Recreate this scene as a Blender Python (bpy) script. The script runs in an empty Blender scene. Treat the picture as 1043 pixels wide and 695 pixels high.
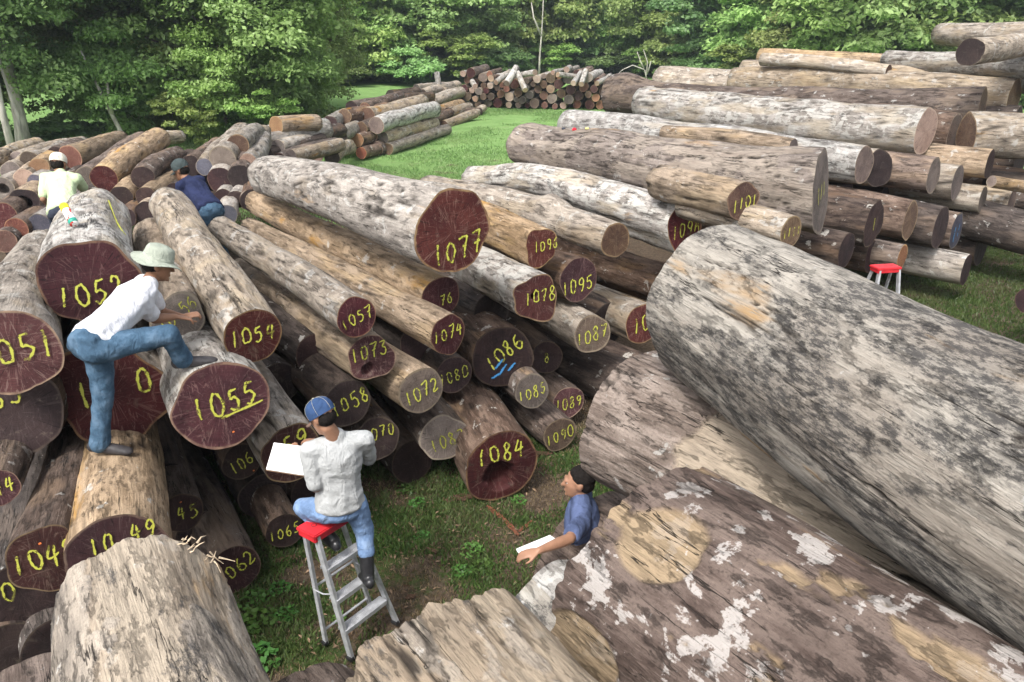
import bpy, bmesh, math, random
import numpy as np
from mathutils import Vector, Matrix
from mathutils.bvhtree import BVHTree

# ------------------------------------------------------------------ camera, sky, sun
SC = bpy.context.scene
COL = SC.collection
PITCH = math.radians(21.7); CT, ST = math.cos(PITCH), math.sin(PITCH)
CAMZ = 4.5; F = 811.0; CU, CV = 521.5, 347.5
cam_d = bpy.data.cameras.new("camera"); cam = bpy.data.objects.new("camera", cam_d); COL.objects.link(cam)
cam.location = (0, 0, CAMZ); cam.rotation_euler = (math.pi/2 - PITCH, 0, 0)
cam_d.sensor_width = 36; cam_d.lens = F/1043*36; cam_d.clip_start = .05; cam_d.clip_end = 1500
SC.camera = cam
SUN_EL, SUN_AZ = math.radians(52), math.radians(205)      # azimuth measured clockwise from +Y
w = bpy.data.worlds.new("World"); SC.world = w; w.use_nodes = True
nt = w.node_tree; nt.nodes.clear()
sky = nt.nodes.new('ShaderNodeTexSky'); sky.sky_type = 'NISHITA'; sky.sun_disc = False
sky.sun_elevation = SUN_EL; sky.sun_rotation = SUN_AZ; sky.dust_density = 4; sky.air_density = 1.0
hs = nt.nodes.new('ShaderNodeHueSaturation'); hs.inputs['Saturation'].default_value = .30
bg = nt.nodes.new('ShaderNodeBackground'); bg.inputs[1].default_value = .15
wo = nt.nodes.new('ShaderNodeOutputWorld')
nt.links.new(sky.outputs[0], hs.inputs['Color']); nt.links.new(hs.outputs[0], bg.inputs[0]); nt.links.new(bg.outputs[0], wo.inputs[0])
sl = bpy.data.lights.new("sun", 'SUN'); sl.energy = 1.5; sl.angle = math.radians(11); sl.color = (1, .96, .9)
so = bpy.data.objects.new("sun", sl); COL.objects.link(so)
sd = Vector((math.sin(SUN_AZ)*math.cos(SUN_EL), math.cos(SUN_AZ)*math.cos(SUN_EL), math.sin(SUN_EL)))
so.rotation_euler = sd.to_track_quat('Z', 'Y').to_euler()
SC.view_settings.view_transform = 'Standard'; SC.view_settings.look = 'None'
SC.view_settings.exposure = 1.15; SC.view_settings.gamma = 1
SC.view_settings.use_curve_mapping = False
SC.render.engine = 'CYCLES'

# ------------------------------------------------------------------ picture geometry helpers
def ray(u, v):
    x = (u-CU)/F; y = (v-CV)/F
    return Vector((x, CT - y*ST, -(ST + y*CT)))          # t = distance along the optical axis
def P(u, v, D): return Vector((0, 0, CAMZ)) + ray(u, v)*D
def Pz(u, v, z):
    r = ray(u, v); return P(u, v, (z-CAMZ)/r.z)
# ------------------------------------------------------------------ numpy noise
def _h(ix, iy, iz, seed):
    n = (ix*73856093) ^ (iy*19349663) ^ (iz*83492791) ^ (seed*2654435761 & 0x7fffffff)
    n = (n ^ (n >> 13)) * 1274126177 & 0x7fffffff
    n = (n ^ (n >> 16)) * 668265263 & 0x7fffffff
    return (n & 0xffff)/32767.5 - 1
def vn(x, y, z, seed=0):
    x = np.asarray(x, float); y = np.asarray(y, float); z = np.asarray(z, float)
    ix = np.floor(x).astype(np.int64); iy = np.floor(y).astype(np.int64); iz = np.floor(z).astype(np.int64)
    fx = x-ix; fy = y-iy; fz = z-iz
    fx = fx*fx*(3-2*fx); fy = fy*fy*(3-2*fy); fz = fz*fz*(3-2*fz)
    r = 0
    for a in (0, 1):
        for b in (0, 1):
            for c in (0, 1):
                r = r + _h(ix+a, iy+b, iz+c, seed)*(fx if a else 1-fx)*(fy if b else 1-fy)*(fz if c else 1-fz)
    return r
def fbm(x, y, z, o=4, seed=0):
    r = 0; a = .5; f = 1.0
    for k in range(o):
        r = r + a*vn(x*f, y*f, z*f, seed+k*17); a *= .55; f *= 2.03
    return r
def sstep(a, b, x):
    t = np.clip((x-a)/(b-a), 0, 1); return t*t*(3-2*t)

# ------------------------------------------------------------------ materials
def mat(name):
    m = bpy.data.materials.new(name); m.use_nodes = True; m.node_tree.nodes.clear(); return m
class NT:
    def __init__(s, m): s.t = m.node_tree
    def n(s, typ, **kw):
        q = s.t.nodes.new(typ)
        for k, v in kw.items(): setattr(q, k, v)
        return q
    def l(s, a, b): s.t.links.new(a, b)
    def val(s, inp, v):
        if hasattr(v, 'is_output') or isinstance(v, bpy.types.NodeSocket): s.l(v, inp)
        elif isinstance(v, (tuple, list)) and len(v) == 3 and inp.type == 'RGBA': inp.default_value = (*v, 1)
        else: inp.default_value = v
    def math(s, op, a, b=0.0, c=None, clamp=False):
        q = s.n('ShaderNodeMath', operation=op, use_clamp=clamp); s.val(q.inputs[0], a); s.val(q.inputs[1], b)
        if c is not None: s.val(q.inputs[2], c)
        return q.outputs[0]
    def mix(s, f, a, b):
        q = s.n('ShaderNodeMix', data_type='RGBA'); s.val(q.inputs[0], f); s.val(q.inputs[6], a); s.val(q.inputs[7], b); return q.outputs[2]
    def mul(s, a, b):
        q = s.n('ShaderNodeMix', data_type='RGBA', blend_type='MULTIPLY'); q.inputs[0].default_value = 1
        s.val(q.inputs[6], a); s.val(q.inputs[7], b); return q.outputs[2]
    def noise(s, vec, scale, det=5, rough=.55, dist=0):
        q = s.n('ShaderNodeTexNoise'); s.l(vec, q.inputs['Vector']); q.inputs['Scale'].default_value = scale
        q.inputs['Detail'].default_value = det; q.inputs['Roughness'].default_value = rough; q.inputs['Distortion'].default_value = dist
        return q.outputs[0]
    def step(s, v, a, b):
        q = s.n('ShaderNodeMapRange', interpolation_type='SMOOTHSTEP'); s.val(q.inputs[0], v)
        q.inputs[1].default_value = a; q.inputs[2].default_value = b; return q.outputs[0]
    def scale(s, vec, sc):
        q = s.n('ShaderNodeMapping'); s.l(vec, q.inputs[0]); q.inputs['Scale'].default_value = sc; return q.outputs[0]
    def attr(s, name, typ='GEOMETRY'):
        q = s.n('ShaderNodeAttribute', attribute_type=typ, attribute_name=name); return q.outputs['Fac']
    def obj_coords(s):
        tc = s.n('ShaderNodeTexCoord'); oi = s.n('ShaderNodeObjectInfo')
        o = s.n('ShaderNodeVectorMath', operation='SCALE'); o.inputs[0].default_value = (37, 51, 23); s.l(oi.outputs['Random'], o.inputs['Scale'])
        a = s.n('ShaderNodeVectorMath', operation='ADD'); s.l(tc.outputs['Object'], a.inputs[0]); s.l(o.outputs[0], a.inputs[1])
        return a.outputs[0], tc.outputs['Object'], oi.outputs['Random']
    def out(s, col, rough=.85, bump=None, bd=.01, spec=.3, **kw):
        p = s.n('ShaderNodeBsdfPrincipled'); s.val(p.inputs['Base Color'], col); s.val(p.inputs['Roughness'], rough)
        p.inputs['Specular IOR Level'].default_value = spec
        for k, v in kw.items(): s.val(p.inputs[k], v)
        if bump is not None:
            b = s.n('ShaderNodeBump'); b.inputs['Distance'].default_value = bd; b.inputs['Strength'].default_value = 1
            s.l(bump, b.inputs['Height']); s.l(b.outputs[0], p.inputs['Normal'])
        o = s.n('ShaderNodeOutputMaterial'); s.l(p.outputs[0], o.inputs[0]); return p

def simple(name, col, rough=.6, metal=0, var=.15, scale=30, bump=0.0, spec=.4, streak=(1, 1, 1)):
    m = mat(name); N = NT(m); v, o, r = N.obj_coords()
    n = N.noise(N.scale(v, streak), scale, 4)
    c = N.mix(N.step(n, .3, .7), tuple(x*(1-var) for x in col), tuple(min(1, x*(1+var)) for x in col))
    N.out(c, rough, n if bump else None, bump, spec, Metallic=metal)
    return m

def bark_mat(name, b1, b2, wood, lichen=.0, stain=.0, ochre=.0, lichcol=(.44, .42, .385), grain=1.0):
    """weathered log: bark plates (attribute bark), bare grey wood between, cracks (attribute crack)"""
    m = mat(name); N = NT(m); v, o, rnd = N.obj_coords()
    st = N.scale(v, (1, 1, .10)); st2 = N.scale(v, (1, 1, .3)); st3 = N.scale(v, (1, 1, .035))
    fib = N.noise(st, 42, 6, .65)                # fibres along the log
    fib2 = N.noise(st3, 90, 4, .6)
    mott = N.noise(st2, 7, 8, .62, .3)
    fine = N.noise(v, 60, 6, .7)
    blot = N.noise(v, 2.2, 5, .6, .4)
    plate = N.noise(N.scale(v, (1, 1, .30)), 15, 8, .72, .15); vfine = N.noise(N.scale(v, (1, 1, .05)), 150, 3, .6); broad = N.noise(N.scale(v, (1, 1, .22)), 3.0, 6, .65)
    bark = N.mix(N.step(mott, .40, .60), b1, b2)
    bark = N.mix(N.math('MULTIPLY', N.step(plate, .55, .62), .42), bark, tuple(x*.50 for x in b1))
    bark = N.mix(N.math('MULTIPLY', N.step(plate, .44, .38), .45), bark, tuple(min(.8, x*1.3) for x in b2))
    bark = N.mix(N.math('MULTIPLY', N.step(fine, .48, .70), .55), bark, tuple(x*.45 for x in b1))
    bark = N.mix(N.math('MULTIPLY', N.step(fib, .5, .72), .5), bark, tuple(min(.8, x*1.45) for x in b2))
    wd = N.mix(N.step(fib, .34, .60), tuple(x*.66 for x in wood), wood)
    wd = N.mix(N.math('MULTIPLY', N.step(fib2, .56, .68), .5*grain), wd, tuple(x*.35 for x in wood))
    wd = N.mix(N.math('MULTIPLY', N.step(mott, .5, .75), .35), wd, tuple(min(.8, x*1.35) for x in wood))
    wd = N.mix(N.math('MULTIPLY', N.step(broad, .46, .60), .6), wd, tuple(x*.62*q for x, q in zip(wood, (1.05, .97, .92))))
    wd = N.mix(N.math('MULTIPLY', N.step(vfine, .56, .70), .45), wd, tuple(x*.35 for x in wood))
    col = N.mix(N.attr('bark'), wd, bark)
    if lichen:
        ln = N.noise(v, 5.5, 7, .62, .25)
        f = N.step(N.math('MULTIPLY_ADD', fib, .16, N.math('SUBTRACT', ln, .08)), .655-.16*lichen, .685-.16*lichen); f = N.math('MULTIPLY', f, N.math('MULTIPLY', N.step(fine, .30, .44), N.math('MULTIPLY_ADD', N.attr('bark'), .8, .2)))
        col = N.mix(N.math('MULTIPLY', f, .75), col, lichcol)
        ln2 = N.noise(v, 22, 4, .6); f2 = N.step(ln2, .69, .72)
        col = N.mix(N.math('MULTIPLY', f2, .6), col, lichcol)
    if stain:
        sn = N.noise(N.scale(v, (1, 1, .4)), 3.0, 11, .74, .25); f = N.step(sn, .64-.13*stain, .70-.13*stain)
        sp_ = N.noise(N.scale(v, (1, 1, .35)), 34, 6, .8); f = N.math('MULTIPLY', f, N.math('MULTIPLY_ADD', N.step(sp_, .42, .56), .75, .25))
        col = N.mix(N.math('MULTIPLY', f, .85), col, (.035, .034, .036))
    if ochre:
        on = N.noise(st2, 1.9, 5, .6, .4); f = N.step(on, .66-.1*ochre, .74-.1*ochre)
        f = N.math('MULTIPLY', f, N.step(fib, .3, .55))
        col = N.mix(N.math('MULTIPLY', f, .75), col, (.38, .22, .075))
    col = N.mix(N.math('MULTIPLY', N.step(blot, .5, .75), .4), col, tuple(x*.6 for x in b1))
    ck = N.noise(N.scale(v, (1, 1, .055)), 9, 5, .6, .2); ckm = N.math('MULTIPLY', N.step(N.math('ABSOLUTE', N.math('SUBTRACT', ck, .5)), .0075, .002), N.step(N.noise(st2, 4.5, 3, .5), .50, .58))
    col = N.mix(N.math('MULTIPLY', ckm, .9), col, (.02, .016, .013))
    # each log a little lighter, darker, warmer or cooler
    hsv = N.n('ShaderNodeHueSaturation'); N.l(col, hsv.inputs['Color'])
    N.l(N.math('MULTIPLY_ADD', rnd, .40, .80), hsv.inputs['Value'])
    N.l(N.math('MULTIPLY_ADD', N.math('FRACT', N.math('MULTIPLY', rnd, 7.31)), .5, .75), hsv.inputs['Saturation'])
    col = N.mix(N.math('MULTIPLY', N.attr('crack'), .92), hsv.outputs[0], (.022, .017, .014))
    h = N.math('ADD', N.math('MULTIPLY', fib, .5), N.math('ADD', N.math('MULTIPLY', fib2, .3), N.math('MULTIPLY', fine, .35)))
    h = N.math('ADD', h, N.math('MULTIPLY', mott, .5)); h = N.math('SUBTRACT', h, N.math('MULTIPLY', N.step(plate, .53, .64), .55)); h = N.math('SUBTRACT', h, N.math('MULTIPLY', ckm, .8)); h = N.math('ADD', h, N.math('MULTIPLY', vfine, .25))
    N.out(col, .88, h, .022, .2)
    return m

def end_mat(name, heart, heart2, sap, ray_c, dirty=.3, sapw=.07):
    """sawn end: attribute rn runs 0 (pith) to 1 (rim)"""
    m = mat(name); N = NT(m); v, o, rnd = N.obj_coords()
    sp = N.n('ShaderNodeSeparateXYZ'); N.l(o, sp.inputs[0])
    rn = N.attr('rn')
    big = N.noise(v, 3.0, 6, .6, .4); fine = N.noise(v, 45, 5, .7)
    ang = N.math('ARCTAN2', sp.outputs[1], sp.outputs[0])
    cx = N.n('ShaderNodeCombineXYZ'); N.l(N.math('MULTIPLY', ang, 9), cx.inputs[0]); N.l(N.math('MULTIPLY', rn, 1.1), cx.inputs[1]); N.l(rnd, cx.inputs[2])
    rays = N.noise(cx.outputs[0], 1.7, 3, .6)
    ring = N.n('ShaderNodeCombineXYZ'); N.l(N.math('MULTIPLY_ADD', big, 2.5, N.math('MULTIPLY', rn, 15)), ring.inputs[0]); N.l(rnd, ring.inputs[2])
    rg = N.noise(ring.outputs[0], 2.0, 2, .6)
    sc = N.noise(N.scale(v, (5, .8, 1)), 7, 6, .8, 1.2)       # saw and skid scratches
    sc2 = N.noise(N.scale(v, (1.0, 6, 1)), 6, 6, .8, 1.5)
    col = N.mix(N.step(big, .35, .65), heart, heart2)
    col = N.mix(N.math('MULTIPLY', N.step(rg, .4, .7), .35), col, tuple(x*.45 for x in heart))
    col = N.mix(N.math('MULTIPLY', N.step(rays, .61, .68), .8), col, tuple(x*.25 for x in heart))
    s1 = N.math('MAXIMUM', N.step(sc, .57, .62), N.step(sc2, .585, .63))
    col = N.mix(N.math('MULTIPLY', s1, .42), col, ray_c)
    col = N.mix(N.math('MULTIPLY', N.step(rays, .42, .34), .35), col, ray_c)
    mud = N.noise(v, 6.5, 8, .7, .6); col = N.mix(N.math('MULTIPLY', N.step(mud, .58, .68), .25), col, (.15, .115, .085))
    col = N.mix(N.math('MULTIPLY', N.step(fine, .55, .8), dirty), col, ray_c)
    edge = N.math('ADD', rn, N.math('MULTIPLY_ADD', big, .10, -.05))
    col = N.mix(N.math('MULTIPLY', N.step(edge, 1-sapw-.03, 1-sapw+.012), N.math('MULTIPLY_ADD', N.step(N.noise(v, 8, 4, .6), .35, .6), .65, .30)), col, sap)
    hsv = N.n('ShaderNodeHueSaturation'); N.l(col, hsv.inputs['Color']); N.l(N.math('MULTIPLY_ADD', rnd, .8, .65), hsv.inputs['Value']); N.l(N.math('MULTIPLY_ADD', N.math('FRACT', N.math('MULTIPLY', rnd, 9.7)), .035, .492), hsv.inputs['Hue']); N.l(N.math('MULTIPLY_ADD', N.math('FRACT', N.math('MULTIPLY', rnd, 5.3)), .4, .75), hsv.inputs['Saturation'])
    h = N.math('ADD', N.math('MULTIPLY', fine, .3), N.math('ADD', N.math('MULTIPLY', sc, .6), N.math('MULTIPLY', rays, .3)))
    N.out(hsv.outputs[0], .72, h, .006, .25)
    return m
BM = dict(
    pale=bark_mat('pale_bark', (.225, .185, .145), (.38, .32, .255), (.41, .335, .245), .55, .15, .35),
    grey=bark_mat('grey_bark', (.215, .187, .16), (.355, .315, .272), (.34, .29, .23), .5, .35, .15),
    tan=bark_mat('tan_bark', (.21, .155, .105), (.36, .275, .195), (.43, .32, .20), .15, .2, .55),
    brown=bark_mat('brown_bark', (.085, .058, .045), (.17, .125, .10), (.24, .17, .12), .25, .3, .2),
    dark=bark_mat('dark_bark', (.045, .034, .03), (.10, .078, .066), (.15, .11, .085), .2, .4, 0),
    white=bark_mat('white_bark', (.20, .18, .16), (.38, .35, .32), (.42, .37, .30), 1.0, .45, .15, (.47, .455, .42)),
    weathered=bark_mat('weathered_wood', (.19, .17, .15), (.36, .33, .29), (.43, .395, .345), .15, 1.35, .55, (.46, .44, .41)),
    patched=bark_mat('patched_bark', (.080, .057, .048), (.155, .118, .100), (.32, .24, .155), .60, .15, .12, (.46, .43, .405)),
    frayed=bark_mat('frayed_wood', (.19, .16, .13), (.31, .26, .205), (.34, .275, .20), .3, .75, .6, (.46, .43, .39)),
    whitestain=bark_mat('white_stained_bark', (.24, .22, .20), (.45, .43, .40), (.45, .42, .36), .9, 1.0, .0, (.55, .54, .51)),
    longlog=bark_mat('grained_grey_wood', (.15, .115, .095), (.25, .20, .165), (.33, .265, .205), .3, .35, .2),
    redbark=bark_mat('reddish_ridged_bark', (.155, .115, .092), (.29, .23, .19), (.43, .345, .25), .15, .30, .45),
)
EM = dict(
    maroon=end_mat('maroon_end', (.034, .008, .011), (.060, .015, .018), (.20, .12, .075), (.20, .115, .10), .14, .035),
    brown=end_mat('brown_end', (.07, .040, .032), (.11, .065, .048), (.22, .15, .10), (.24, .17, .12), .3),
    grey=end_mat('grey_end', (.10, .075, .068), (.17, .13, .115), (.22, .17, .13), (.26, .21, .18), .4),
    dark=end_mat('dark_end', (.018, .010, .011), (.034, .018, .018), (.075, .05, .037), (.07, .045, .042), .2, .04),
    orange=end_mat('orange_end', (.24, .125, .08), (.31, .18, .115), (.36, .25, .15), (.42, .28, .18), .3),
    red=end_mat('red_end', (.13, .048, .036), (.18, .075, .052), (.35, .2, .12), (.36, .18, .12), .3),
    blue=end_mat('bluish_end', (.055, .055, .075), (.085, .085, .11), (.17, .14, .11), (.15, .14, .15), .3),
    pink=end_mat('pink_end', (.24, .15, .12), (.33, .22, .18), (.36, .26, .2), (.4, .3, .24), .3),
)
# spray paint: soft, speckled edge from attribute e (0 edge, 1 middle)
def spray_mat(name, c):
    m = mat(name); N = NT(m); v, o, r = N.obj_coords()
    n = N.noise(v, 70, 6, .8); n2 = N.noise(v, 11, 4, .65)
    f = N.math('MULTIPLY', N.step(N.math('ADD', N.attr('e'), N.math('MULTIPLY_ADD', n, 1.3, -.65)), .12, .62), N.math('MULTIPLY_ADD', N.step(n2, .36, .50), .75, .25), clamp=True)
    p = N.n('ShaderNodeBsdfPrincipled'); N.val(p.inputs['Base Color'], c); p.inputs['Roughness'].default_value = .55
    tr = N.n('ShaderNodeBsdfTransparent'); mx = N.n('ShaderNodeMixShader'); N.l(f, mx.inputs[0]); N.l(tr.outputs[0], mx.inputs[1]); N.l(p.outputs[0], mx.inputs[2])
    o_ = N.n('ShaderNodeOutputMaterial'); N.l(mx.outputs[0], o_.inputs[0]); return m
YEL = spray_mat('yellow_spray_paint', (.42, .42, .06)); BLU = spray_mat('blue_spray_paint', (.05, .22, .45)); ORA = spray_mat('orange_spray_paint', (.6, .16, .04))

# ------------------------------------------------------------------ mesh helpers
def tag(o, label=None, cat=None, group=None, kind=None):
    if label: o['label'] = label
    if cat: o['category'] = cat
    if group: o['group'] = group
    if kind: o['kind'] = kind
    return o
def link(name, me, parent=None, mats=None, smooth=True):
    o = bpy.data.objects.new(name, me); COL.objects.link(o)
    if parent: o.parent = parent
    if mats is not None:
        for q in (mats if isinstance(mats, (list, tuple)) else [mats]):
            me.materials.append(q)
    if smooth and len(me.polygons): me.polygons.foreach_set('use_smooth', np.ones(len(me.polygons), bool))
    return o
def empty(name, loc=(0, 0, 0), rz=0):
    o = bpy.data.objects.new(name, None); COL.objects.link(o); o.location = loc; o.rotation_euler = (0, 0, rz); o.empty_display_size = .1; return o
def npmesh(name, V, Fq, attrs=None, midx=None):
    """V (n,3), Fq list of equal-length index rows or (m,k) array"""
    V = np.asarray(V, float); Fq = np.asarray(Fq, np.int64)
    me = bpy.data.meshes.new(name); me.vertices.add(len(V)); me.vertices.foreach_set('co', V.ravel())
    m, k = Fq.shape; me.loops.add(m*k); me.loops.foreach_set('vertex_index', Fq.ravel())
    me.polygons.add(m); me.polygons.foreach_set('loop_start', np.arange(m)*k); me.polygons.foreach_set('loop_total', np.full(m, k))
    if midx is not None: me.polygons.foreach_set('material_index', midx)
    me.update(calc_edges=True)
    for a, d in (attrs or {}).items():
        at = me.attributes.new(a, 'FLOAT', 'POINT'); at.data.foreach_set('value', np.asarray(d, float))
    return me
class MB:
    """collects boxes, tubes and lathes into one mesh"""
    def __init__(s): s.v = []; s.f = []
    def box(s, c, d, M=None, bev=.0):
        bm = bmesh.new(); bmesh.ops.create_cube(bm, size=1)
        for q in bm.verts: q.co = Vector((q.co.x*d[0], q.co.y*d[1], q.co.z*d[2]))
        if bev: bmesh.ops.bevel(bm, geom=list(bm.edges), offset=bev, segments=2, affect='EDGES')
        s.bm(bm, Matrix.Translation(c) @ (M or Matrix()))
        return s
    def bm(s, bm, M=Matrix()):
        b = len(s.v); bm.verts.index_update()
        s.v += [tuple(M @ q.co) for q in bm.verts]; s.f += [[b+q.index for q in f.verts] for f in bm.faces]; bm.free()
    def tube(s, pts, rad, n=8, cap=True, flat=1):
        pts = [Vector(p) for p in pts]; rad = rad if isinstance(rad, (list, tuple)) else [rad]*len(pts)
        b = len(s.v); up = None
        for i, p in enumerate(pts):
            d = (pts[min(i+1, len(pts)-1)] - pts[max(i-1, 0)]).normalized()
            if up is None: up = d.orthogonal().normalized()
            up = (up - d*up.dot(d)); up = up.normalized() if up.length > 1e-5 else d.orthogonal().normalized()
            sd_ = d.cross(up)
            for k in range(n):
                a = 2*math.pi*k/n; s.v.append(tuple(p + (up*math.cos(a)*flat + sd_*math.sin(a))*rad[i]))
        for i in range(len(pts)-1):
            for k in range(n):
                a0 = b+i*n+k; a1 = b+i*n+(k+1) % n; s.f.append([a0, a1, a1+n, a0+n])
        if cap: s.f.append([b+k for k in range(n)][::-1]); s.f.append([b+(len(pts)-1)*n+k for k in range(n)])
        return s
    def lathe(s, prof, M=Matrix(), n=24):
        b = len(s.v)
        for r, z in prof:
            for k in range(n):
                a = 2*math.pi*k/n; s.v.append(tuple(M @ Vector((r*math.cos(a), r*math.sin(a), z))))
        for i in range(len(prof)-1):
            for k in range(n):
                a0 = b+i*n+k; a1 = b+i*n+(k+1) % n; s.f.append([a0, a1, a1+n, a0+n])
        return s
    def build(s, name, m, parent=None, smooth=False):
        me = bpy.data.meshes.new(name); me.from_pydata(s.v, [], s.f); me.update()
        return link(name, me, parent, m, smooth)

# ------------------------------------------------------------------ logs
LOGS = []
def frame(P1, P2):
    d = (P2-P1).normalized(); up = Vector((0, 0, 1)); up = (up - d*up.dot(d)).normalized(); rt = d.cross(up)
    M = Matrix((rt, up, -d)).transposed().to_4x4(); M.translation = P1; return M
def body_mesh(L, R1, R2, seed, nseg=56, nring=48, lob=.03, bend=(0, 0), barkth=.007, bare=0., crk=.35, cut=(0, 0), rough=1., knob=None, step=None, farcut=(0, 0), ramp=0, peels=()):
    rng = random.Random(seed)
    ph = np.arange(nseg)*2*math.pi/nseg; s_ = np.linspace(0, 1, nring+1)
    S, PH = np.meshgrid(s_*L, ph, indexing='ij'); CX, SY = np.cos(PH), np.sin(PH)
    R = R1 + (R2-R1)*S/L; R0 = R.copy()
    for k in (2, 3, 4, 5, 7):
        R = R*(1 + lob*rng.uniform(.4, 1.3)/k*2*np.cos(k*PH + rng.uniform(0, 6.28) + rng.uniform(-.5, .5)*S))
    sd = seed*31 % 9973
    R = R + rough*R0*.09*fbm(CX*R0*3.0, SY*R0*3.0, S*.9, 3, sd)
    calm = .25 + .75*sstep(0, .3, S)
    R = R + calm*rough*.008*fbm(CX*R0*14, SY*R0*14, S*4, 3, sd+1)
    R = R + calm*rough*.004*fbm(CX*R0*60, SY*R0*60, S*6, 2, sd+2)
    bn = fbm(CX*R0*4.5, SY*R0*4.5, S*1.7, 5, sd+3)
    bark = sstep(-.02, .02, bn + .22 - bare)
    if step: bark = bark*0 + sstep(-.012, .012, (step - S) + .14*bn) if step > 0 else bark*0 + sstep(-.012, .012, (S+step) + .14*bn)
    for (pa, ps, pda, pds) in peels:
        da = np.angle(np.exp(1j*(PH-pa)))/pda; bark = bark*sstep(.9, 1.05, np.sqrt(da**2 + ((S-ps)/pds)**2) + .3*bn)
    cn = np.abs(fbm(CX*R0*6.0, SY*R0*6.0, S*.55, 4, sd+5)); cg = fbm(CX*R0*2, SY*R0*2, S*.7, 2, sd+6)
    crack = sstep(.034, .008, cn)*sstep(.0, .12, cg - .18 + crk*.5)
    cn2 = np.abs(fbm(CX*R0*2.2, SY*R0*2.2, S*2.4, 4, sd+8)); crack2 = sstep(.018, .004, cn2)*bark*sstep(.0, .15, -cg - .1 + crk*.3)*(crk > .32)
    crack = np.maximum(crack, crack2*.8)
    R = R + bark*barkth*calm - calm*crack*.016*min(1, R1/.25)
    if knob:
        for (ka, ks, kr, kh) in knob:
            da = np.angle(np.exp(1j*(PH-ka)))*R0; R = R + kh*np.exp(-(da**2+(S-ks)**2)/(kr*kr))
    tt = S/L
    bx = bend[0]*np.sin(math.pi*tt) + R1*.10*rough*vn(S*.8, S*0, S*0+seed, 3); by = bend[1]*np.sin(math.pi*tt) + R1*.10*rough*vn(S*.8+50, S*0, S*0+seed, 4)
    bx = bx - bx[0:1]; by = by - by[0:1]
    X = CX*R + bx; Y = SY*R + by
    Z = -S + (cut[0]*X + cut[1]*Y)*np.exp(-S/.35) + (farcut[0]*X + farcut[1]*Y)*np.exp(-(L-S)/.35)
    if ramp: Z = Z + ramp*fbm(CX*R0*9, SY*R0*9, S*0, 4, sd+12)*np.exp(-(L-S)/.25)
    V = np.stack([X, Y, Z], -1).reshape(-1, 3)
    i, k = np.meshgrid(np.arange(nring), np.arange(nseg), indexing='ij'); a0 = i*nseg+k; a1 = i*nseg+(k+1) % nseg
    Fq = np.stack([a0, a0+nseg, a1+nseg, a1], -1).reshape(-1, 4)
    return V, Fq, bark.ravel(), crack.ravel(), nseg
def cap_mesh(rim, name, nr=9, dish=0., hole=None, seed=0, rough=.004):
    """a sawn end closing the ring of points rim; rn = 0 at the pith"""
    rim = np.asarray(rim); n = len(rim); c = rim.mean(0); f = np.linspace(1, 0, nr+1)[:-1]
    V = [c + (rim-c)*q for q in f]; rn = [np.full(n, q) for q in f]
    V = np.concatenate(V + [c[None]]); rn = np.concatenate(rn + [[0.]])
    rr = np.linalg.norm(rim-c, axis=1).mean()
    V[:, 2] += rough*fbm(V[:, 0]*9, V[:, 1]*9, V[:, 2]*0, 3, seed)*(rn < .999)*2
    if dish: V[:, 2] -= dish*(1-rn**2)
    if hole:
        hx, hy, hr, hd = hole; d = np.hypot(V[:, 0]-c[0]-hx*rr, V[:, 1]-c[1]-hy*rr)/(hr*rr)
        d = d + .25*fbm(V[:, 0]*14, V[:, 1]*14, V[:, 2]*0, 3, seed+3); V[:, 2] -= hd*sstep(1.05, .75, d)
    q = []
    for i in range(nr-1):
        a = i*n + np.arange(n); b = i*n + (np.arange(n)+1) % n; q.append(np.stack([a, b, b+n, a+n], -1))
    q = np.concatenate(q); a = (nr-1)*n + np.arange(n); b = (nr-1)*n + (np.arange(n)+1) % n
    t = np.stack([a, b, np.full(n, nr*n), np.full(n, nr*n)], -1)
    me = bpy.data.meshes.new(name); faces = [list(map(int, x)) for x in q] + [list(map(int, x[:3])) for x in t]
    me.from_pydata([tuple(x) for x in V], [], faces); me.update()
    at = me.attributes.new('rn', 'FLOAT', 'POINT'); at.data.foreach_set('value', rn.astype(float))
    return me
DIG = {
 '0': [[(.5, 1), (.18, .85), (.08, .5), (.2, .12), (.5, 0), (.8, .15), (.92, .5), (.8, .85), (.5, 1)]],
 '1': [[(.5, 1), (.47, .6), (.42, 0)]],
 '2': [[(.1, .8), (.3, 1), (.7, .98), (.85, .72), (.55, .4), (.1, .03), (.5, .06), (.95, .1)]],
 '3': [[(.1, .95), (.75, .98), (.45, .6), (.85, .45), (.8, .12), (.4, 0), (.08, .12)]],
 '4': [[(.45, 1), (.1, .42), (.5, .42), (.95, .5)], [(.72, .95), (.66, .5), (.62, -.05)]],
 '5': [[(.3, .97), (.22, .58), (.6, .62), (.88, .38), (.7, .08), (.35, 0), (.08, .1)], [(.3, .97), (.9, 1)]],
 '6': [[(.75, 1), (.3, .7), (.1, .3), (.35, 0), (.75, .05), (.88, .3), (.6, .5), (.15, .35)]],
 '7': [[(.05, .95), (.5, .97), (.92, 1), (.6, .5), (.42, 0)], [(.3, .5), (.85, .55)]],
 '8': [[(.82, .85), (.5, 1), (.2, .8), (.45, .55), (.8, .3), (.6, 0), (.25, .05), (.15, .3), (.5, .55), (.82, .85)]],
 '9': [[(.85, .75), (.55, .5), (.2, .65), (.3, .95), (.7, 1), (.85, .75), (.72, .35), (.5, 0)]],
 'A': [[(.0, 0), (.5, 1), (.9, 0)], [(.2, .4), (.8, .4)]],
 '/': [[(.2, 0), (.7, 1)]], '_': [[(0, -.12), (1, -.02)]], ' ': [], 'l': [[(.45, 1), (.4, 0)]],
}
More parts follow.
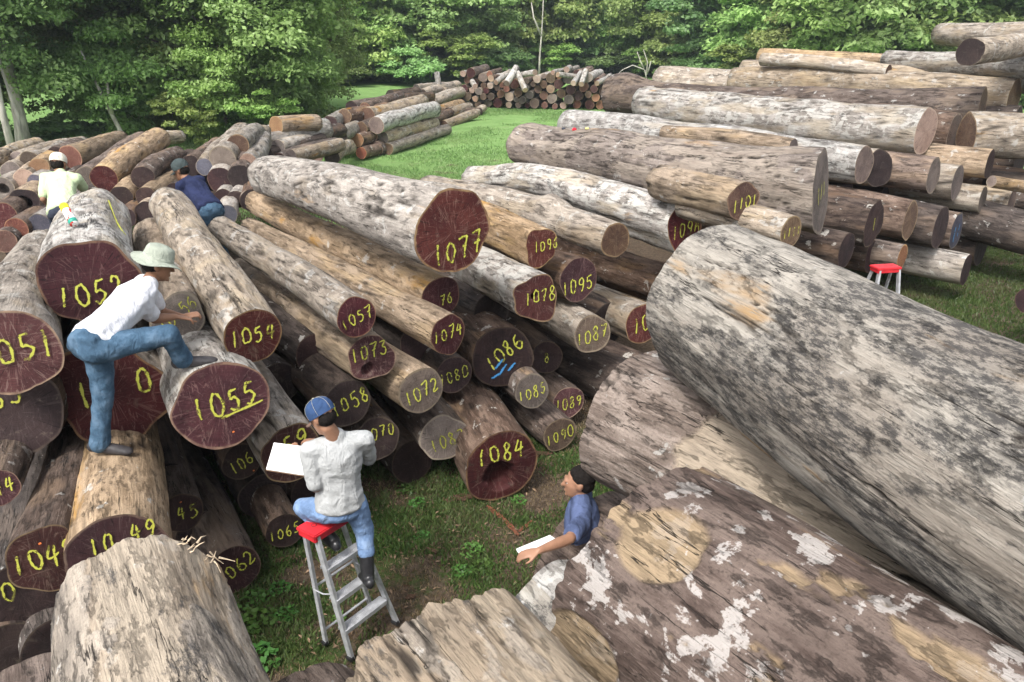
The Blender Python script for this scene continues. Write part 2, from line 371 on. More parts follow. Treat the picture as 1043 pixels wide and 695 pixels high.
def text_mesh(txt, size, width, seed, rot=.12, pos=(0, 0), under=False, lift=.006):
    rng = random.Random(seed); V = []; Fq = []; E = []; z = lift
    adv = size*.72; tot = adv*len(txt); cr, sr = math.cos(rot), math.sin(rot)
    strokes = []
    for i, ch in enumerate(txt):
        dy = rng.uniform(-.08, .08)*size; sc = rng.uniform(.92, 1.1)
        for st in DIG[ch]: strokes.append([(i*adv + (x+rng.uniform(-.07, .07))*size*.52*sc + y*size*.08, (y-.5+rng.uniform(-.06, .06))*size*sc + dy) for x, y in st])
    if under: strokes.append([(adv*1.4, -.68*size), (adv*2.6, -.62*size), (adv*4, -.55*size)])
    for st in strokes:
        p = [np.array(q) for q in st]; pts = []
        for i in range(len(p)-1):
            p0 = p[max(0, i-1)]; p1 = p[i]; p2 = p[i+1]; p3 = p[min(len(p)-1, i+2)]
            for t in np.linspace(0, 1, 6)[:-1 if i < len(p)-2 else None]:
                pts.append(.5*((2*p1) + (-p0+p2)*t + (2*p0-5*p1+4*p2-p3)*t*t + (-p0+3*p1-3*p2+p3)*t**3))
        b = len(V); n = len(pts)
        for i, q in enumerate(pts):
            d = pts[min(i+1, n-1)] - pts[max(i-1, 0)]; d = d/(np.hypot(*d)+1e-9); nn = np.array([-d[1], d[0]])
            wd = width*(1 + .25*math.sin(i*1.3+seed)); z += .00004
            for k, e in ((-1, 0), (0, 1), (1, 0)):
                x, y = q + nn*wd*k; x -= tot/2; V.append((x*cr - y*sr + pos[0], x*sr + y*cr + pos[1], z)); E.append(e if 0 < i < n-1 else e*.5)
        for i in range(n-1):
            for k in (0, 1):
                a = b+i*3+k; Fq.append([a, a+3, a+4, a+1])
    return npmesh('painted_number', V, Fq, {'e': E})
def LOG(label, u1, v1, r1, D, far, L, bark='pale', end='maroon', text=None, tpos=(0, 0), ts=.36, trot=.12, taper=1.0, group=None, kind='log', level=True, both=False, under=False, tw=None, tmat=None, R=None, **kw):
    """near sawn end seen at pixel (u1,v1) with pixel radius r1, D metres down the optical axis; far = pixel or ('a', azimuth deg, tilt deg)"""
    seed = len(LOGS)+1; P1 = P(u1, v1, D); R1 = R or r1*D/F
    if far[0] == 'a':
        az, ti = math.radians(far[1]), math.radians(far[2] if len(far) > 2 else 0)
        P2 = P1 + Vector((math.sin(az)*math.cos(ti), math.cos(az)*math.cos(ti), math.sin(ti)))*L
    else:
        d = ray(far[0], far[1]); o = Vector((0, 0, CAMZ)) - P1; a = d.dot(d); b = 2*d.dot(o); c = o.dot(o)-L*L; disc = b*b-4*a*c
        if disc < 0: t = -b/(2*a); print('LOG too short', label)
        else: t = (-b+math.sqrt(disc))/(2*a)
        P2 = Vector((0, 0, CAMZ)) + d*t
        if level and (abs(P2.z-P1.z) > .30 or P2.z < R1*taper):      # logs lie nearly level
            zt = max(P1.z + (-.12 if P2.z < P1.z else .12), R1*taper)
            if d.z < -.02: P2 = P1 + (Vector((0, 0, CAMZ)) + d*((zt-CAMZ)/d.z) - P1).normalized()*L
    L = (P2-P1).length; R2 = R1*taper
    if 'bend' not in kw and 'cut' not in kw:
        rb = random.Random(seed*7+1); kw['bend'] = (rb.uniform(-.018, .018)*L, rb.uniform(-.008, .018)*L)
    if 'nseg' not in kw: kw['nseg'] = max(20, min(72, int(r1*1.6)+12)); kw['nring'] = max(10, min(80, int(L*r1/4)))
    capk = {k: kw.pop(k) for k in ('dish', 'hole') if k in kw}
    V, Fq, bk, ck, n = body_mesh(L, R1, R2, seed, **kw)
    nv = len(V); far_rim = V[-n:]; cF = far_rim.mean(0)          # far end closed inside the body mesh
    V = np.concatenate([V, cF + (far_rim-cF)*.999, cF[None]]); bk = np.concatenate([bk, np.zeros(n+1)]); ck = np.concatenate([ck, np.zeros(n+1)])
    fa = nv + np.arange(n); fb = nv + (np.arange(n)+1) % n
    tri = np.stack([fa, np.full(n, nv+n), fb, fb], -1)
    me = bpy.data.meshes.new(kind)
    faces = Fq.tolist() + tri[:, :3].tolist() + np.stack([nv-n+np.arange(n), fa, fb, nv-n+(np.arange(n)+1) % n], -1).tolist()
    me.from_pydata(V.tolist(), [], faces); me.update()
    rn = np.zeros(len(V)); rn[nv:nv+n] = 1
    for a, dta in (('bark', bk), ('crack', ck), ('rn', rn)):
        at = me.attributes.new(a, 'FLOAT', 'POINT'); at.data.foreach_set('value', dta.astype(float))
    o = link(kind, me, None, [BM[bark], EM[end if end in EM else 'brown']])
    mi = np.zeros(len(me.polygons), np.int32); mi[len(Fq):len(Fq)+n] = 1; me.polygons.foreach_set('material_index', mi)
    o.matrix_world = frame(P1, P2); tag(o, label, 'log', group)
    cm = cap_mesh(V[:n], 'cut_face', seed=seed, nr=22 if 'hole' in capk else 9, **capk)
    cf = link('cut_face', cm, o, [EM[end]])
    if text:
        sz = R1*ts*1.42
        tm = text_mesh(text, sz, tw or sz*.082, seed, trot, (tpos[0]*R1, tpos[1]*R1), under, .012)
        # follow a slanting cut
        cut = kw.get('cut', (0, 0))
        if cut != (0, 0):
            for q in tm.vertices: q.co.z += cut[0]*q.co.x + cut[1]*q.co.y
        tn = link('painted_number', tm, cf, [tmat or YEL])
    LOGS.append(dict(o=o, P1=P1, P2=P2, R1=R1, R2=R2, label=label, bend=kw.get('bend', (0, 0))))
    return o

# ------------------------------------------------------------------ ground
def ground_z(x, y):
    far = sstep(30, 75, y)
    return .05*fbm(x*.25, y*.25, 0*x, 3, 5) + far*.25*fbm(x*.04, y*.04, 0*x, 2, 8) - .02
def ground():
    rows = []; ys = np.concatenate([np.arange(-6, 16, .16), np.geomspace(16, 700, 130)])
    xs = np.concatenate([-np.geomspace(12, 600, 70)[::-1], np.arange(-11.8, 11.9, .16), np.geomspace(12, 600, 70)])
    Y, X = np.meshgrid(ys, xs, indexing='ij'); Z = ground_z(X, Y); nx = len(xs)
    i, k = np.meshgrid(np.arange(len(ys)-1), np.arange(nx-1), indexing='ij'); a = (i*nx+k).ravel()
    me = npmesh('ground', np.stack([X, Y, Z], -1).reshape(-1, 3), np.stack([a, a+1, a+nx+1, a+nx], -1))
    m = mat('meadow_and_soil'); N = NT(m); g = N.n('ShaderNodeNewGeometry'); pos = g.outputs['Position']
    sp = N.n('ShaderNodeSeparateXYZ'); N.l(pos, sp.inputs[0])
    big = N.noise(pos, .16, 5, .6); mid = N.noise(pos, 1.1, 6, .65); fine = N.noise(pos, 22, 6, .75); f2 = N.noise(pos, 5, 6, .7)
    yard = N.step(N.math('MULTIPLY_ADD', big, 8, sp.outputs[1]), 24, 34)         # trampled log yard gives way to open meadow
    gr1 = N.mix(N.step(f2, .35, .65), (.032, .056, .015), (.075, .11, .032))
    gr2 = N.mix(N.step(mid, .3, .7), (.13, .24, .07), (.20, .32, .11))
    gr2 = N.mix(N.math('MULTIPLY', N.step(fine, .5, .75), .5), gr2, (.26, .34, .15))
    soil = N.mix(N.step(fine, .3, .7), (.045, .032, .022), (.14, .105, .075))
    soil = N.mix(N.step(f2, .55, .7), soil, (.09, .05, .03))
    grass = N.mix(yard, gr1, gr2)
    thr = N.math('MULTIPLY_ADD', yard, .20, .44)
    dirt = N.step(N.math('SUBTRACT', N.math('MULTIPLY_ADD', fine, .25, mid), N.math('ADD', thr, .12)), -.03, .09)
    streak = N.noise(N.scale(pos, (.35, 1.6, 1)), .5, 5, .7)
    dirt2 = N.math('MULTIPLY', N.step(streak, .63, .72), .8)
    dirt = N.math('MAXIMUM', dirt, N.math('MULTIPLY', dirt2, yard))
    pl = N.math('SUBTRACT', N.math('MULTIPLY', sp.outputs[1], .76), N.math('MULTIPLY', sp.outputs[0], .65))
    under = N.math('MULTIPLY', N.step(N.math('MULTIPLY_ADD', mid, .8, pl), 5.9, 6.6), N.step(sp.outputs[1], 21, 17))
    dirt = N.math('MAXIMUM', dirt, under)
    col = N.mix(dirt, grass, soil)
    N.out(col, .95, N.math('ADD', fine, f2), .03, .1)
    tag(link('ground', me, None, m), kind='structure')
ground()

# ------------------------------------------------------------------ log piles
def PL(u, v, off=0):
    r = ray(u, v); return 5.74/(.76*r.y - .65*r.x) + off
FR = 'logs with yellow numbers in the near pile'
def FL(label, u, v, r, off, far, L, **kw):
    kw.setdefault('group', FR); D = PL(u, v, off); D = min(D, CAMZ/(-ray(u, v).z + r/F)); return LOG(label, u, v, r, D, far, L, **kw)
n = {}
n['1077'] = FL('large log topmost in the near pile, maroon end painted 1077', 461, 236, 42, 0, (272, 178), 5.2, bark='grey', text='1077', tpos=(.12, -.42), ts=.36, taper=.72, lob=.05, barkth=.02, crk=.7, bare=-.02)
n['1076'] = FL('log tucked under the 1077 log, shaded end painted 76', 449, 303, 22, .55, (262, 206), 5.4, bark='tan', text=' 76', tpos=(.1, -.1), ts=.36, taper=.75)
n['1074'] = FL('slim long log with ochre streaks, end painted 1074', 456, 341, 21, -.15, (256, 232), 5.2, bark='tan', text='1074', tpos=(0, .1), ts=.42, taper=.75, lob=.06)
n['1057'] = FL('slim pale log with end painted 1057, left of the 1074 log', 363, 323, 21.5, -.1, (205, 222), 4.8, bark='pale', text='1057', trot=.35, ts=.42, taper=.8)
n['1054'] = FL('long cream log with end painted 1054, sloping up to the man in navy', 258, 343, 29, -.25, (172, 207), 4.2, bark='pale', text='1054', tpos=(0, .1), ts=.40, taper=.95, crk=.7, barkth=.01)
n['1055'] = FL('thick log with dark red end painted 1055 under a boot', 226, 413, 46, -.45, (178, 300), 4.4, bark='white', text='1055', tpos=(.1, .1), ts=.36, under=True, taper=.72, trot=.18)
n['1052'] = FL('very thick log with spray can and tape on it, maroon end painted 105', 92, 288, 46, .45, (98, 222), 3.2, bark='white', text='1052', tpos=(0, -.2), ts=.34, taper=.95, lob=.07, crk=.6, trot=.05)
n['1051'] = FL('log at the left edge with end painted 1051', 14, 360, 44, .0, (50, 262), 3.6, bark='grey', text='1051', tpos=(.1, .1), ts=.40, taper=.95, trot=.15)
n['1050'] = FL('wide lobed log end painted 10 behind the standing man\'s leg', 114, 402, 54, .35, (118, 330), 3.6, bark='pale', end='maroon', text='1/ 0', tpos=(.1, .15), ts=.34, lob=.08, taper=.8)
n['1049'] = FL('pale log the man in white tee stands on, end half hidden', 122, 570, 50, -1.1, (126, 452), 3.2, bark='tan', text='10 49', tpos=(.15, .5), ts=.26, taper=.95, lob=.02)
n['1048'] = FL('dark barked log with end painted 1048, left of the standing man', 45, 570, 36, -.75, (68, 468), 3.2, bark='brown', text='1048', tpos=(.05, .1), ts=.42, taper=1.0, lob=.07)
n['1045'] = FL('dark log end painted 45 in the gap beside the pale stepped-on log', 186, 522, 21, .3, (166, 440), 3.4, bark='brown', end='dark', text=' 45', ts=.5, taper=.9)
n['1062'] = FL('log lowest at left of the ladder, end painted 1062', 238, 581, 27, .0, (196, 500), 3.6, bark='brown', text='1062', tpos=(.1, .1), ts=.40, trot=.55, taper=.95)
n['1064'] = FL('small dark end painted 106 below the 1055 log', 246, 471, 19, .55, (214, 400), 3.6, bark='brown', end='dark', text='106', trot=.4, ts=.45, taper=.9)
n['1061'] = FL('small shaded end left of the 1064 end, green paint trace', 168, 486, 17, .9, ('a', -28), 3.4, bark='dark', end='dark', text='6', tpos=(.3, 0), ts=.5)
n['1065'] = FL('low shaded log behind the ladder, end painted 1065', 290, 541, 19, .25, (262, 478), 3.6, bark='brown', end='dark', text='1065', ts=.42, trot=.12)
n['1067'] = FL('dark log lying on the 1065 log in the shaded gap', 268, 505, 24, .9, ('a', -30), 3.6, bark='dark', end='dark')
n['1059'] = FL('log with end behind the white notebook, painted 59', 297, 462, 31, -.35, (238, 355), 3.8, bark='grey', text=' 59', tpos=(-.05, .35), ts=.45, lob=.08, taper=.95, crk=.7, bare=.12)
n['1056'] = FL('mossy grey end beside the raised knee, daubed yellow', 182, 324, 25, .4, (150, 236), 3.8, bark='tan', end='grey', text='10 56', tpos=(-.0, .2), ts=.34, trot=.6, taper=.85, lob=.08)
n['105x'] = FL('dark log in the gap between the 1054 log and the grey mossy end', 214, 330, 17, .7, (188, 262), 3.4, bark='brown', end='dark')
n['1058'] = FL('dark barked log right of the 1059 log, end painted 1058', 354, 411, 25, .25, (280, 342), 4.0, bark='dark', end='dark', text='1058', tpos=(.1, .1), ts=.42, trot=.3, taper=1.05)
n['1073'] = FL('log with a knot hole in its end, painted 1073', 378, 365, 25, .1, (305, 316), 4.2, bark='tan', end='maroon', text='1073', tpos=(-.05, .3), ts=.40, hole=(-.2, -.45, .27, .10), taper=.95, lob=.06)
n['1072'] = FL('log with greyish brown end painted 1072', 429, 398, 24, -.1, (362, 356), 4.2, bark='tan', end='grey', text='1072', trot=.3, ts=.42, taper=1.0)
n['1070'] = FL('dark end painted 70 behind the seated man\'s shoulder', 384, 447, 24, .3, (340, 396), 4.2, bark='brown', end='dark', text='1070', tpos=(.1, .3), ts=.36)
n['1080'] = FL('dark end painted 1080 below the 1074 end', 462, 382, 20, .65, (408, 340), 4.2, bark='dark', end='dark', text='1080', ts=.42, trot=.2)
n['1082'] = FL('dark brown log with end painted 1082', 452, 446, 26, .25, (402, 380), 4.2, bark='brown', end='grey', text='1082', tpos=(.15, -.1), ts=.36, trot=.3, lob=.04)
n['1084'] = FL('thick log resting on the grass with hollow end painted 1084', 511, 475, 38, -.1, (466, 396), 4.0, bark='brown', end='maroon', text='1084', tpos=(.0, .42), ts=.34, hole=(-.05, -.3, .42, .16), taper=.95, lob=.05)
n['1086'] = FL('broad dark end painted 1086 with blue paint strokes', 512, 364, 33, .55, (462, 318), 4.4, bark='brown', end='dark', text='1086', tpos=(.05, .2), ts=.34, trot=.6)
n['1085'] = FL('log with small round end painted 1085', 542, 399, 18, .1, (494, 352), 4.0, bark='brown', end='grey', text='1085', trot=.25, ts=.44, taper=1.35)
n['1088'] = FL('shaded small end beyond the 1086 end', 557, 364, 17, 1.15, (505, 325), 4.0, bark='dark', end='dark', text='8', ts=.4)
n['1087'] = FL('grey log with end painted 1087', 603, 341, 20, .35, (530, 293), 4.6, bark='grey', end='brown', text='1087', ts=.44, trot=.15, taper=1.1)
n['1078'] = FL('log with heart shaped split end painted 1078', 546, 304, 25, .2, (462, 262), 4.6, bark='white', end='maroon', text='1078', tpos=(.2, .1), ts=.36, lob=.12, trot=.1, taper=1.0, hole=(-.1, .1, .14, .12))
n['1095'] = FL('round maroon end painted 1095', 589, 285, 22, .9, (530, 262), 4.2, bark='brown', end='maroon', text='1095', tpos=(-.05, -.25), ts=.42, taper=.95)
n['1096'] = FL('log whose broken end is painted 1096', 551, 252, 19, 1.0, (470, 220), 4.6, bark='tan', end='maroon', text='1096', tpos=(.3, .1), ts=.38, trot=.1, lob=.1)
n['branch'] = FL('long grey log with a dark branch scar and plain brown end', 627, 245, 18.5, .9, (470, 200), 5.0, bark='grey', end='brown', taper=1.0, knob=[(1.3, 1.5, .22, .10), (1.9, 1.35, .12, .06)])
n['1089'] = FL('small end painted 1089', 579, 410, 17, .45, (528, 372), 4.2, bark='brown', end='maroon', text='1089', ts=.46, trot=.1, taper=1.1)
n['1090'] = FL('lowest right end of the near pile, painted 1090', 570, 443, 19, .45, (520, 402), 4.2, bark='brown', end='brown', text='1090', ts=.44, trot=.25, taper=1.1)
n['1098'] = FL('bent grey log high in the pile, wavy end painted 1098', 697, 232, 25, .7, (478, 180), 5.4, bark='white', end='maroon', text='109A', tpos=(.1, -.05), ts=.40, lob=.08, bend=(.0, .22), taper=.62, crk=.8, barkth=.015)
n['under1098'] = FL('plain brown log lying under the 1098 log', 706, 298, 22, 1.2, (598, 262), 5.0, bark='brown', end='dark')
n['1091'] = FL('mottled grey log with narrow end just left of the huge bare log', 655, 330, 21, .8, (588, 298), 4.2, bark='grey', end='maroon', text='10', tpos=(-.1, 0), ts=.5)
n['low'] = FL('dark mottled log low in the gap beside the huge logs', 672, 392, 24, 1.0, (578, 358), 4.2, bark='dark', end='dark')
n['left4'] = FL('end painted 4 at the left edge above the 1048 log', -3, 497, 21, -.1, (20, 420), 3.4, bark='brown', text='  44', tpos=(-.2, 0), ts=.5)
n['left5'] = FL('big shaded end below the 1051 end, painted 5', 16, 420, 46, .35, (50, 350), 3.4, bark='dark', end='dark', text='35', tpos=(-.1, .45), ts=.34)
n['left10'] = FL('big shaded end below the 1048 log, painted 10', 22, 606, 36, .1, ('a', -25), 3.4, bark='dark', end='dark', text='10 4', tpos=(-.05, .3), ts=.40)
# hidden lower logs that carry the pile
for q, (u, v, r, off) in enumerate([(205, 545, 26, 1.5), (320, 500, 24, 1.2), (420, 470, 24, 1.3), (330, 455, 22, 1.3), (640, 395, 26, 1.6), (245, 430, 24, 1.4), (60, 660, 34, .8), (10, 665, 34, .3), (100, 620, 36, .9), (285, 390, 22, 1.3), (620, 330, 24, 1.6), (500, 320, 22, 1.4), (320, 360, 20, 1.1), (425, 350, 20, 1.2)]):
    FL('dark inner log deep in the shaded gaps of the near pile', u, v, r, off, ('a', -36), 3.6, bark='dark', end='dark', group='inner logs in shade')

# right-hand end of the same row, seen side on
RP = 'long logs in the right-hand pile'
def RL(label, u, v, r, D, L=5.5, az=-46, ti=0, **kw):
    kw.setdefault('group', RP); kw.setdefault('end', 'brown'); return LOG(label, u, v, r, D, ('a', az, ti), L, **kw)
n['1101'] = RL('brown log above the huge bare log, end painted 1101', 757, 205, 20, 8.9, 1.5, -28, text='1101', bark='tan', tpos=(.1, -.1), ts=.42, lob=.07)
n['1111'] = RL('short log with end painted in yellow strokes, right of the 1101 log', 806, 236, 16, 8.6, 1.6, -32, text='1111', bark='pale', ts=.42)
n['long'] = LOG('very long thick log with deeply grained sides and slanting end', 836, 196, 40, 9.7, (533, 146), 6.0, bark='longlog', end='grey', text='1/1', ts=.3, lob=.05, taper=.78, bare=.25, crk=.9, group=RP, cut=(-.42, -.12), nseg=110, nring=150)
n['stub'] = RL('small tan log resting on the very long grained log', 808, 151, 9.5, 11.4, 2.2, bark='tan', end='grey')
n['mossy'] = RL('log patched with pale lichen behind the very long grained log', 880, 168, 19, 13.0, 7.0, bark='white', az=-40, crk=.6, end='grey')
n['r48'] = RL('lichen patched log with round pale end near the top right', 943, 134, 23, 15.2, 7.2, bark='white', end='pink', az=-39, barkth=.02, bare=.1)
n['r48b'] = RL('short log whose end sits just right of the round pale end', 972, 140, 24, 16.2, 3, bark='brown', end='brown')
n['r48c'] = RL('thick pale log with red stained end at the right edge', 984, 138, 22, 15.6, 4.5, az=95, bark='pale', end='brown')
n['bigdark'] = LOG('huge dark brown log with torn pale left end beside the meadow', 1000, 112, 22, 17.5, (622, 97), 9.5, bark='brown', end='brown', taper=1.0, bare=.05, group=RP, knob=[(1.2, 9.0, .5, .14)], nseg=72, nring=160, bend=(0, -.1))
n['r3'] = RL('thick pale log, third from the top of the right-hand pile, cut square', 1033, 99, 18, 18.5, 7.6, az=-41, bark='pale', bare=.15, end='brown')
n['r3b'] = RL('grey log ending left of the thick pale square cut log', 790, 92, 17, 24, 4.0, bark='grey', end='grey', az=-50)
n['r4'] = RL('pale log lying across the upper right-hand pile', 1020, 82, 12, 19.4, 7.2, az=-42, bark='pale', bare=.2)
n['r5'] = RL('cream bare log along the skyline of the right-hand pile', 1014, 75, 9.5, 20.5, 6.8, az=-43, ti=2, bark='tan', bare=.3)
n['r5b'] = RL('long slim pale log on the skyline left part of the right-hand pile', 905, 73, 7, 20.4, 3.6, az=-44, ti=3, bark='pale', bare=.2)
n['r6'] = LOG('short thick grey log topmost at the right edge', 1075, 38, 14, 18.5, (958, 34), 4.2, bark='grey', end='grey', group=RP, taper=.9)
n['r7'] = LOG('grey log just below the topmost one at the right edge', 1040, 46, 11, 17.8, (930, 62), 4.0, bark='pale', end='dark', group=RP)
n['r8'] = LOG('whitish log under the dark ended one at the right edge', 1090, 66, 13, 17.2, (905, 62), 5.0, bark='white', end='grey', group=RP)
n['r9'] = LOG('grey log with pale patches crossing at the right edge', 1080, 88, 12, 18.0, (960, 78), 4.0, bark='grey', end='grey', group=RP)
n['r10'] = RL('log with dark slanted split end below the lichen patched log', 896, 172, 19, 13.4, 3.4, bark='pale', end='dark', lob=.05, cut=(.35, 0))
n['r11'] = RL('dark sided log with ringed end, middle of the right-hand pile', 951, 179, 19, 13.9, 3.6, bark='brown', end='grey')
n['r12'] = RL('log with pale ringed end touching the ringed end on its right', 975, 186, 18, 14.3, 3.4, bark='grey', end='grey')
n['r13'] = RL('tan log with dark green end near the right edge', 1008, 168, 14.5, 15.0, 2.6, bark='tan', end='dark')
n['r14'] = RL('small grey end under the tan log near the right edge', 1001, 203, 13, 14.6, 2.6, bark='grey', end='grey')
n['r15'] = RL('pale bare log with square end near the right edge', 1030, 208, 15, 14.9, 2.8, bark='pale', bare=.3, end='grey')
n['r16'] = RL('dark grooved log split at its end, near the very long log', 890, 228, 24, 11.8, 3.6, bark='dark', end='dark', text='1', ts=.35, crk=1, lob=.07)
n['r17'] = RL('dark log below the grooved split log', 862, 255, 19, 10.9, 3.2, bark='dark', end='dark')
n['r18'] = RL('brown end beside the dark grooved log', 927, 225, 20, 12.8, 3, bark='brown', end='brown')
n['r19'] = RL('dark shaded thick end with torn fibres', 958, 232, 23, 13.4, 3, bark='dark', end='dark')
n['r20'] = RL('log end marked with blue paint', 974, 236, 19, 14.0, 2.4, bark='brown', end='blue', text='11', ts=.6, tmat=BLU)
n['r21'] = RL('bleached log lying on the grass at right', 984, 275, 16, 13.6, 2.6, bark='grey', end='dark', bare=.1)
n['r22'] = RL('short brown log above the small ladder', 919, 262, 13, 12.4, 2.4, bark='brown', end='red')
n['r23'] = LOG('dark mossy log low at the right edge', 985, 222, 20, 15.2, (1110, 250), 3.6, bark='dark', end='dark', group=RP)
n['r24'] = LOG('dark log beneath the pale square end at the right edge', 1002, 192, 18, 16.4, (1120, 206), 4.0, bark='brown', end='dark', group=RP)
for lb_, u_, v_, r_, D_ in (('dark wedge log filling the gap below the tan log', 985, 205, 16, 15.3), ('dark log low behind the bleached one on the grass', 948, 262, 17, 14.2), ('brown log at the foot of the pile left of the bleached one', 888, 262, 17, 12.6), ('grey log behind the square ended pale one', 1042, 190, 16, 16.5)): RL(lb_, u_, v_, r_, D_, 3.2, bark='brown', end='dark')
n['r25'] = LOG('slim log leaning at the right edge above the mossy log', 1010, 185, 6, 14.2, (1075, 196), 1.6, bark='tan', end='grey', group=RP)
n['edge'] = LOG('log end just entering the picture at the right edge by the grass', 1046, 306, 12, 11.4, (1120, 300), 2.2, bark='brown', end='dark', group=RP)
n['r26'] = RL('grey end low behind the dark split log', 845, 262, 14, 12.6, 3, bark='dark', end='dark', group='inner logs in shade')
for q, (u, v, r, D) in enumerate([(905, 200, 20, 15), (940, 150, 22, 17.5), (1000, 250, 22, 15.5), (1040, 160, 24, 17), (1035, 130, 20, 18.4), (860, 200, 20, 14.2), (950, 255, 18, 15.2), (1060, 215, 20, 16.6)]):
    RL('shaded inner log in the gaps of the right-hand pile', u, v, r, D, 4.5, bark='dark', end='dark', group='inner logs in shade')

# huge logs in front, running from the aisle past the photographer
BG = 'huge logs beside the camera'
def BL(label, ue, ve, D, R, az, L, **kw):
    """far end centre at pixel, running towards the camera; near end lies out of view"""
    Pe = P(ue, ve, D); a = math.radians(az); d = Vector((-math.sin(a), -math.cos(a), math.sin(math.radians(kw.pop('ti', 0))))).normalized()
    P1 = Pe + d*L
    seed = len(LOGS)-3; R1 = kw.pop('R1', R); bark = kw.pop('bark'); end = kw.pop('end', 'brown')
    V, Fq, bk, ck, nn = body_mesh(L, R1, R, seed, nseg=300, nring=420, **kw)
    me = bpy.data.meshes.new('log'); me = npmesh('log', V, Fq, {'bark': bk, 'crack': ck})
    o = link('log', me, None, [BM[bark]]); o.matrix_world = frame(P1, Pe); tag(o, label, 'log', BG)
    link('cut_face', cap_mesh(V[:nn], 'cut_face', seed=seed), o, [EM[end]])
    fm = cap_mesh(V[-nn:], 'cut_face', seed=seed+5); fm.flip_normals(); link('cut_face', fm, o, [EM[end]])
    LOGS.append(dict(o=o, P1=P1, P2=Pe, R1=R1, R2=R, label=label)); return o
n['A'] = BL('huge bare log with silvery grey weathered wood, topmost at right', 729, 304, 4.7, .46, -17, 5.4, bark='weathered', lob=.035, bare=1.3, barkth=.012, crk=.35, R1=.45, rough=.7)
n['B'] = BL('huge reddish brown log under the silvery one, bark gone beyond its end section', 656, 437, 5.4, .49, -36, 5.6, bark='redbark', lob=.04, step=-4.9, barkth=.03, crk=.6, end='grey')
n['C'] = BL('huge purplish brown log with white patches, in front at right', 668, 585, 3.72, .52, -34, 4.6, bark='patched', lob=.05, bare=-.1, barkth=.018, crk=.3, ramp=.05, peels=[(2.0, 4.32, .34, .18), (3.1, 4.4, .25, .22), (2.5, 2.6, .16, .10)])
n['D'] = BL('huge tan split log with frayed end, bottom centre', 440, 694, 3.1, .42, -36, 3.2, bark='frayed', lob=.05, bare=.5, crk=.31, ramp=.10, farcut=(.1, .2))
n['E'] = BL('white barked log under the papers with black patches', 560, 618, 4.95, .31, -30, 3.6, bark='whitestain', lob=.03, bare=.0, crk=.3, rough=.6)
n['F'] = BL('thick pale log with frayed splintered end, bottom left', 146, 612, 3.78, .365, -33, 3.2, bark='frayed', lob=.04, bare=.25, crk=.3, ramp=.08, R1=.40)
for (x, y, z, R, L, az) in [(1.9, 3.0, .95, .50, 4.4, -36), (.95, 2.1, .62, .50, 4, -36), (1.95, 2.3, 1.9, .0, 0, 0), (-.1, 1.5, 1.45, .36, 3, -36), (-.3, 1.3, .55, .5, 3, -34), (-1.65, 1.9, 1.2, .36, 2.8, -33), (-1.7, 1.9, .45, .42, 2.8, -33), (-.9, 1.0, .5, .45, 3, -33)]:
    if not R: continue
    a = math.radians(az); c = Vector((x, y, z)); d = Vector((-math.sin(a), -math.cos(a), 0))
    V, Fq, bk, ck, nn = body_mesh(L, R, R, int(x*91+500), nseg=64, nring=60)
    o = link('log', npmesh('log', V, Fq, {'bark': bk, 'crack': ck}), None, [BM['brown']]); o.matrix_world = frame(c + d*L*.5, c - d*L*.5)
    tag(o, 'log low in the front pile carrying the huge logs', 'log', 'supporting logs of the front pile')
    link('cut_face', cap_mesh(V[:nn], 'cut_face'), o, [EM['brown']]); fm = cap_mesh(V[-nn:], 'cut_face'); fm.flip_normals(); link('cut_face', fm, o, [EM['brown']])
    LOGS.append(dict(o=o, P1=c+d*L*.5, P2=c-d*L*.5, R1=R, R2=R, label='support'))

